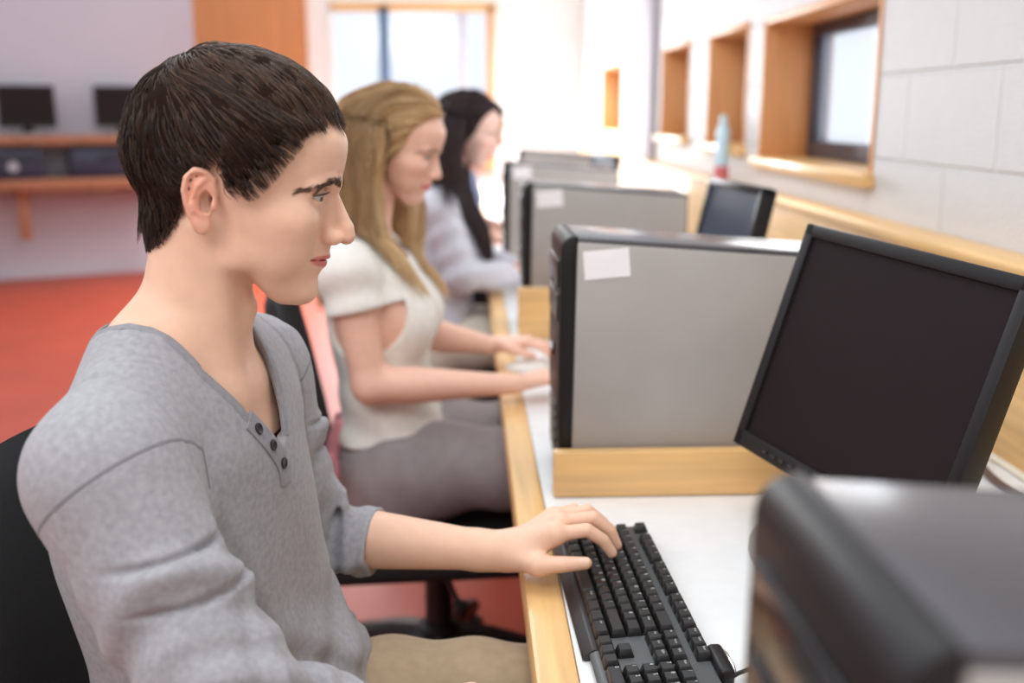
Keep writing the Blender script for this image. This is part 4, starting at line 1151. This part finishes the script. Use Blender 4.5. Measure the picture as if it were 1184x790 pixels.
for z in (.392, .365, .338):
    p = np.array([on_shirt(.11, -vhalf(z)-.012, z)]); n = normals(shirt_outer, p, .004)[0]
    bm = bmesh.new(); lathe(bm, [(.0005, 0), (.0052, 0), (.0058, .0008), (.0058, .0016), (.005, .0022), (.0035, .0016), (.0005, .0015)], 20)
    bmesh.ops.transform(bm, matrix=Matrix.Translation(Vector(p[0]+n*.0022)) @ Vector((0, 0, 1)).rotation_difference(Vector(n)).to_matrix().to_4x4(), verts=bm.verts)
    finish(bm, 'button', M['button'], shirt)
for sh, el, r_ in ((shR, elR, .066), (shL, elL, .06)):
    a_ = np.array(sh); ax = np.array(el)-a_; ax /= np.linalg.norm(ax); u_ = np.cross(ax, [0, 0, 1]); u_ /= np.linalg.norm(u_); v_ = np.cross(u_, ax); pts = []
    for k in range(25):
        t_ = 2*math.pi*k/24; q = a_+ax*(.012-.012*math.cos(t_-1.5))+(u_*math.cos(t_)+v_*math.sin(t_))*r_
        if MT.to(q[None].astype(f4))[0, 1]*(1 if sh is shL else -1) > .135 or True: pts.append(q)
    pts = [p for p in pts if abs(shirt_outer(p[None].astype(f4))[0]) < .02]
    if len(pts) > 3: ribbon('armhole_seam', shirt_outer, [tuple(p) for p in pts], .0030, .0006, M['seam'], shirt, None, 5, -.0002)
# ---- trousers, shoes
def trousers_fn(P):
    x, y, z = MT.to(P).T
    d = smax(MT.sd(P, .004), z-.02, .01)
    for q in ((hipL, knL, anL), (hipR, knR, anR)):
        a = limb(P, q[0], q[1], np.array(q[2])+np.array([0, 0, .0]), .086, .070, .062)
        s, th = arm_coord(P, q[0], q[1])
        a = a-.004*np.sin(s*24+1.6*np.sin(th*1.5)+th)*ramp(s, -.1, .15)*ramp(.75-s, 0, .3)-.003*np.sin(s*11+2*th)*ramp(s, 0, .2)
        d = smin(d, a, .025)
    return smax(d, .075-P[:, 2], .004)
l, h_ = bb(hipL, hipR, knL, knR, anL, anR, pad=.12); l[0] -= .06
V, F = snet(trousers_fn, l, h_, .005 if not FAST else .008, proj=1); mesh_obj('khaki_trousers', V, F, M['khaki'], man)
def shoes(an, par, m=M['shoe'], sc=1.):
    def fn(P):
        c = np.array(an, f4)
        d = smin(ell(P, (c[0]+.05, c[1], .035), (.135*sc, .048*sc, .05)), cap(P, (c[0]-.02, c[1], .05), (c[0]-.01, c[1], .085), .045*sc, .045*sc), .03)
        return smax(d, .004-P[:, 2], .004)
    V, F = snet(fn, (an[0]-.14, an[1]-.08, -.01), (an[0]+.22, an[1]+.08, .16), .006, proj=1); mesh_obj('shoe', V, F, m, par)
shoes(anL, man); shoes(anR, man)
# ================================================================== the others along the bench
M['cream_top'] = fabric_mat('cream_jersey', (236, 233, 226), .06, 60, .3, 900)
M['grey_skirt'] = fabric_mat('grey_skirt_cloth', (148, 140, 141), .12, 40, .3, 900)
M['tights'] = fabric_mat('dark_tights', (58, 48, 50), .1, 60, .1, 900, .7)
M['cardigan'] = fabric_mat('pale_cardigan', (205, 206, 216), .08, 60, .4, 700)
M['purple'] = fabric_mat('lilac_top', (176, 160, 214), .08, 60, .3, 700)
M['cream_trousers'] = fabric_mat('cream_trousers', (226, 222, 206), .06, 60, .3, 900)
M['blue_shirt'] = fabric_mat('light_blue_cotton', (160, 182, 226), .06, 60, .3, 900)
M['dark_trousers'] = fabric_mat('dark_trousers', (40, 42, 52), .1, 60, .3, 900)
WTAB = [(-.09, .10, .16, 0), (0, .108, .168, 0), (.1, .088, .135, 0), (.18, .080, .122, 0), (.27, .088, .135, 0), (.34, .090, .145, .004), (.40, .074, .13, 0), (.44, .052, .085, -.006), (.47, .042, .055, -.008)]
FP = [(140, 84), (90, 82), (80, 74), (66, 56), (56, 36), (48, 14), (38, -4), (18, -14), (-4, -22), (-30, -34), (-60, -48), (-140, -52), (-140, 220), (140, 220)]

def figure(label, hd, T, J, hands, base, h, fem=True, leg_r=(.078, .055, .038)):
    nt, nb = hd.back([-22, 0, -45]), T.back([-.01, 0, .44])
    hd.nape = None
    def core(P):
        d = cap(P, nt, nb, .043 if fem else .05, .046 if fem else .054)
        d = smin(d, T.sd(P), .03)
        for sy, k in ((-1, 'R'), (1, 'L')):
            sh, el, wr = J['arm'+k]; b = T.back([-.012, sy*.03, .445])
            d = smin(d, cap(P, b, sh, .036, .043), .03)
            d = smin(d, limb(P, sh, el, wr, .042, .034, .019, 1.05), .02)
            if fem: d = smin(d, ell(P, T.back([.062, sy*.064, .29]), (.056, .058, .058), T.R), .03)
            d = smin(d, limb(P, *J['leg'+k], *leg_r), .03)
        return d
    def fn(P):
        d = smin(hd.sd(P), core(P), .016)
        for Hd in hands: d = smin(d, hand_sd(P, Hd), .012)
        return d
    pts = [hd.o+A3(0, 0, .06)]+[p for k in J for p in J[k]]+[q for Hd in hands for f in Hd['fingers'] for q in f]
    l, h_ = bb(*pts, pad=.10)
    V, F = snet(fn, l, h_, h); c = skin_color(hd, V, base)
    o = mesh_obj('person', V, F, M['skin'], None, c); tag(o, label, 'person')
    return o, core
def cloth(name, fn, parent, m, J, h=.006, pad=.13, extra=(), thick=.008):
    pts = [p for k in J for p in J[k]]+list(extra); l, h_ = bb(*pts, pad=pad)
    V, F = snet(fn, l, h_, h, proj=1); return mesh_obj(name, V, F, m, parent)
def toward(a, b, t): return tuple(np.array(a)+(np.array(b)-np.array(a))*t)
def top_fn(T, J, inf, frac, r, neck, hem, fem=True, fold=.003, cuff_on_forearm=None, open_front=False):
    def outer(P):
        x, y, z = T.to(P).T
        d = T.sd(P, inf)
        for sy, k in ((-1, 'R'), (1, 'L')):
            sh, el, wr = J['arm'+k]; b = T.back([-.012, sy*.03, .435])
            d = smin(d, cap(P, b, sh, .042, r), .03)
            if fem: d = smin(d, ell(P, T.back([.064, sy*.064, .29]), (.058, .06, .06), T.R)-inf*.6, .035)
            if cuff_on_forearm is None: a = cap(P, sh, toward(sh, el, frac), r, r*.96)
            else: a = smin(cap(P, sh, el, r, r*.92), cap(P, el, toward(el, wr, cuff_on_forearm), r*.9, r*.72), .02)
            s_, th = arm_coord(P, sh, el); a = a-fold*np.sin(s_*20+1.5*np.sin(th+1)); d = smin(d, a, .02)
        return d-fold*np.sin((x+y*.6+z*1.2)*48+1.8*np.sin(y*18))*ramp(.24-z, 0, .12)
    def fn(P):
        o = outer(P); x, y, z = T.to(P).T
        d = np.maximum(o, -(o+.012))
        hole = np.maximum((np.sqrt((x/neck[0])**2+(y/neck[1])**2)-1)*.07, (neck[2]-neck[3]*np.clip(x, -.03, .09)/.09)-z)
        d = smax(d, -hole, .006)
        if open_front: d = smax(d, -np.maximum(np.abs(y)-.045, .0-x), .006)
        for k in 'RL':
            sh, el, wr = J['arm'+k]
            p0, p1 = (sh, el) if cuff_on_forearm is None else (el, wr); f_ = frac if cuff_on_forearm is None else cuff_on_forearm
            c = np.array(toward(p0, p1, f_), f4); ax = np.array(p1)-np.array(p0); ax = (ax/np.linalg.norm(ax)).astype(f4)
            d = np.where(np.linalg.norm(P-c, axis=1) < .10, smax(d, (P-c)@ax, .004), d)
        return smax(d, hem-z, .004)
    return fn, outer
def lower_fn(T, J, frac_end, r0, r1, waist=.06, full=False, rs=(.088, .068, .055), low=0):
    def fn(P):
        z = T.to(P)[:, 2]; d = smax(T.sd(P, .006), z-waist, .012)
        for k in 'RL':
            hp, kn, an = J['leg'+k]
            a = limb(P, hp, kn, an, *rs) if full else cap(P, hp, toward(hp, kn, frac_end), r0, r1)
            s_, th = arm_coord(P, hp, kn); a = a-.0035*np.sin(s_*22+1.6*np.sin(th*1.5)+th)
            d = smin(d, a, .06 if not full else .03)
            if not full:
                c = np.array(toward(hp, kn, frac_end), f4); ax = np.array(kn)-np.array(hp); ax = (ax/np.linalg.norm(ax)).astype(f4)
        if not full:
            d = smax(d, (P-c)@ax, .005); return np.maximum(d, -(d+.016))
        return smax(d, .08-P[:, 2], .004)
    return fn
HF = .0042 if FAST else .0032

# ---- blonde woman
wh_ = Head((-.150, 2.12, 1.207), R(-14), R(13), 0, .93, 1)
WTo = Torso((-.155, 2.11, .575), (-.205, 2.12, 1.05), R(-6), WTAB)
WJ = dict(armR=((-.232, 1.965, .985), (-.188, 1.945, .765), (.082, 1.955, .762)), armL=((-.205, 2.275, .985), (-.11, 2.31, .79), (.055, 2.285, .765)),
          legR=((-.13, 2.02, .573), (.29, 2.00, .575), (.24, 2.0, .09)), legL=((-.13, 2.20, .573), (.29, 2.20, .575), (.24, 2.2, .09)))
WH = [make_hand((.088, 1.957, .762), (1, .45, .02), (0, 0, 1), (0, 1, 0), (12, 30, 22), .86), make_hand((.062, 2.282, .772), (1, -.30, .05), (0, 0, 1), (0, -1, 0), (14, 26, 20), .86)]
w1, core1 = figure('blonde woman in cream short sleeved top and grey skirt working beside the man', wh_, WTo, WJ, WH, SKIN['fair'], HF)
eyes(wh_, w1, (90, 96, 104), (1, -.1, -.5)); brows(wh_, w1, ((96, 70, 50), (140, 108, 80)), 140, 1); lashes(wh_, w1, 30)
tf, to_ = top_fn(WTo, WJ, .010, .36, .054, (.075, .085, .405, .02), .058)
cloth('cream_top', tf, w1, M['cream_top'], {k: WJ[k] for k in ('armR', 'armL')}, .005, .12, [WTo.back([.1, 0, .02])])
cloth('grey_skirt', lower_fn(WTo, WJ, .56, .094, .082, .05), w1, M['grey_skirt'], {k: WJ[k][:2] for k in ('legR', 'legL')}, .006, .15)
def tights_fn(P):
    d = None
    for k in 'RL':
        q = limb(P, *WJ['leg'+k], .082, .060, .042); d = q if d is None else smin(d, q, .02)
    return smax(smax(d, .085-P[:, 2], .003), -.02-P[:, 0], .003)
cloth('dark_tights', tights_fn, w1, M['tights'], {k: WJ[k] for k in ('legR', 'legL')}, .007, .1)
for k in 'RL': shoes(WJ['leg'+k][2], w1, M['shoe'], .85)
def blonde(n, roots):
    c = hair_colors(n, (190, 140, 88), (255, 228, 178), 1.0)
    dk = ramp(roots[:, 2], 60, 125)[:, None]*.4; return c*(1-dk)+np.array(lin(124, 90, 62)[:3])*dk
def cap_fn(hd, poly, hh):
    def fn(Pw):
        P = hd.to(Pw); far = np.linalg.norm(P-A3(0, 0, 45), axis=1)-150; out = far.copy(); nr = far < 40
        if nr.any():
            Q = P[nr]; sd = poly_sd(Q[:, 0], Q[:, 2], poly); out[nr] = hd.skull(Q)-(-4+(hh+4)*ramp(sd, -1, 10))
        return out*f4(hd.sc/1000)
    return fn
def hair_cap(hd, poly, hh, rgb, parent):
    V, F = snet(cap_fn(hd, poly, hh), hd.o-A3(.13, .13, .11), hd.o+A3(.13, .13, .16), .0045); return mesh_obj('hair', V, F, M['hair_base'], parent, np.repeat(np.array([lin(*rgb)[:3]]), len(V), 0))
hc1 = hair_cap(wh_, FP, 6, (176, 138, 96), w1)
mask = lambda P: poly_sd(P[:, 0], P[:, 2], FP) > 0
cl1 = lambda P: np.minimum(core1(P)-.004, to_(P))
NW = 1500 if FAST else 4200
long_hair(wh_, NW, mask, cl1, .37, 26, blonde, hc1, .0010 if FAST else .0007, front_left=.8)

# ---- dark haired woman
dh = Head((-.008, 3.28, 1.218), R(-6), R(10), 0, .93, 1)
DT = Torso((-.10, 3.27, .575), (-.065, 3.28, 1.06), R(-4), WTAB)
DJ = dict(armR=((-.085, 3.12, 1.0), (-.025, 3.11, .795), (.175, 3.27, .775)), armL=((-.06, 3.43, 1.0), (.02, 3.46, .80), (.18, 3.36, .775)),
          legR=((-.07, 3.18, .575), (.36, 3.17, .575), (.32, 3.17, .09)), legL=((-.07, 3.36, .575), (.36, 3.36, .575), (.32, 3.36, .09)))
DH = [make_hand((.178, 3.272, .773), (1, .5, 0), (0, 0, 1), (0, 1, 0), (14, 30, 22), .86), make_hand((.185, 3.36, .773), (1, -.1, 0), (0, 0, 1), (0, -1, 0), (14, 30, 22), .86)]
w2, core2 = figure('dark haired woman in pale cardigan and cream trousers beyond the blonde woman', dh, DT, DJ, DH, SKIN['pale'], HF*1.35)
eyes(dh, w2, (70, 60, 50), (1, -.05, -.4)); brows(dh, w2, ((40, 30, 28), (60, 46, 42)), 80, 1)
tp, _ = top_fn(DT, DJ, .004, .30, .046, (.065, .08, .40, .03), -.01); cloth('lilac_top', tp, w2, M['purple'], {k: DJ[k] for k in ('armR', 'armL')}, .007, .12, [DT.back([.1, 0, -.02])])
cf, co_ = top_fn(DT, DJ, .016, .5, .056, (.08, .09, .40, .03), .06, cuff_on_forearm=.86, open_front=True)
cloth('cardigan', cf, w2, M['cardigan'], {k: DJ[k] for k in ('armR', 'armL')}, .007, .12, [DT.back([.1, 0, .0])])
cloth('cream_trousers', lower_fn(DT, DJ, 1, .09, .07, .02, True), w2, M['cream_trousers'], {k: DJ[k] for k in ('legR', 'legL')}, .008, .13, [DT.back([-.1, 0, 0])])
for k in 'RL': shoes(DJ['leg'+k][2], w2, M['shoe'], .85)
hc2 = hair_cap(dh, FP, 6, (48, 36, 40), w2)
long_hair(dh, 1300 if FAST else 2600, mask, lambda P: np.minimum(core2(P)-.004, co_(P)), .52, 26, lambda n, r_: hair_colors(n, (38, 28, 32), (88, 66, 68), 1.6), hc2, .0011 if FAST else .0009, vol=.024)

# ---- farthest person
ph_ = Head((.045, 4.42, 1.205), R(-4), R(14), 0, .95, 0)
PT = Torso((-.10, 4.38, .575), (-.03, 4.41, 1.05), R(-14), WTAB)
PJ = dict(armR=((-.03, 4.24, .99), (.0, 4.17, .80), (.185, 4.13, .778)), armL=((-.02, 4.56, .99), (.05, 4.58, .80), (.20, 4.50, .778)),
          legR=((-.07, 4.29, .575), (.36, 4.28, .575), (.32, 4.28, .09)), legL=((-.07, 4.47, .575), (.36, 4.47, .575), (.32, 4.47, .09)))
PH = [make_hand((.19, 4.13, .778), (1, .2, 0), (0, 0, 1), (0, 1, 0), (14, 30, 22), .9), make_hand((.205, 4.50, .778), (1, -.2, 0), (0, 0, 1), (0, -1, 0), (14, 30, 22), .9)]
p4, core4 = figure('dark haired person in light blue short sleeved shirt, farthest along the bench', ph_, PT, PJ, PH, SKIN['fair'], HF*1.5, False)
eyes(ph_, p4); 
bf, _ = top_fn(PT, PJ, .012, .55, .058, (.07, .08, .405, .02), -.04, False); cloth('blue_shirt', bf, p4, M['blue_shirt'], {k: PJ[k] for k in ('armR', 'armL')}, .008, .12, [PT.back([.1, 0, -.05])])
cloth('dark_trousers', lower_fn(PT, PJ, 1, .09, .07, .02, True), p4, M['dark_trousers'], {k: PJ[k] for k in ('legR', 'legL')}, .009, .13, [PT.back([-.1, 0, 0])])
for k in 'RL': shoes(PJ['leg'+k][2], p4, M['shoe'], .95)
hc4 = hair_cap(ph_, MP, 12, (40, 32, 32), p4)

# ---- pink tail of the undershirt behind the blonde woman
def pink_fn(P):
    d = chain(P, [(-.262, 2.03, .665), (-.278, 2.02, .60), (-.280, 2.00, .555), (-.276, 1.985, .51)], [.012, .017, .020, .010])
    d = smin(d, chain(P, [(-.265, 2.09, .66), (-.278, 2.07, .59), (-.278, 2.05, .53)], [.012, .016, .010]), .02)
    return d-.003*np.sin(P[:, 1]*190+P[:, 2]*40)
V, F = snet(pink_fn, (-.34, 1.94, .46), (-.22, 2.14, .70), .005, proj=1); mesh_obj('undershirt_tail', V, F, M['pink'], w1)['label'] = 'pink undershirt tail'
# ------------------------------------------------------------------ light
w = bpy.data.worlds.new('World'); scene.world = w; w.use_nodes = True
w.node_tree.nodes['Background'].inputs[0].default_value = (.89, .945, 1, 1); w.node_tree.nodes['Background'].inputs[1].default_value = 1.15
def area(name, loc, rot, sx, sy, e, col=(1, 1, 1)):
    l = bpy.data.lights.new(name, 'AREA'); l.shape = 'RECTANGLE'; l.size = sx; l.size_y = sy; l.energy = e; l.color = col
    o = bpy.data.objects.new(name, l); o.location = loc; o.rotation_euler = rot; link(o); return o
area('room_and_fill_light', (-.9, -.5, 2.5), (R(38), 0, R(-10)), 1.4, .7, 19, (1, .985, .96))
area('room_and_fill_light', (.12, .95, 2.6), (0, 0, 0), .3, 1.4, 4.2, (1, .985, .96)).data.spread = R(120)  # added fill, no real fixture: lifts the man's chest, keyboard and bench top
area('room_and_fill_light', (-.7, 3.8, 2.6), (0, 0, 0), .6, 1.6, 22, (1, .98, .95))
area('room_and_fill_light', (.15, 7.2, 2.65), (0, R(8), 0), .9, 2.0, 100, (1, .99, .97)).data.spread = R(110)  # added light, no real fixture: overexposes the far end of the room
area('window_daylight', (-.46, 8.85, 1.5), (R(-90), 0, 0), 1.25, 1.2, 90, (.95, .98, 1))
area('window_daylight', (.93, 2.94, 1.35), (0, R(90), 0), .4, .9, 5, (.95, .98, 1))
scene.view_settings.view_transform = 'Standard'; scene.view_settings.look = 'None'
scene.view_settings.gamma = 1; scene.view_settings.use_curve_mapping = False
scene.view_settings.exposure = 0.2
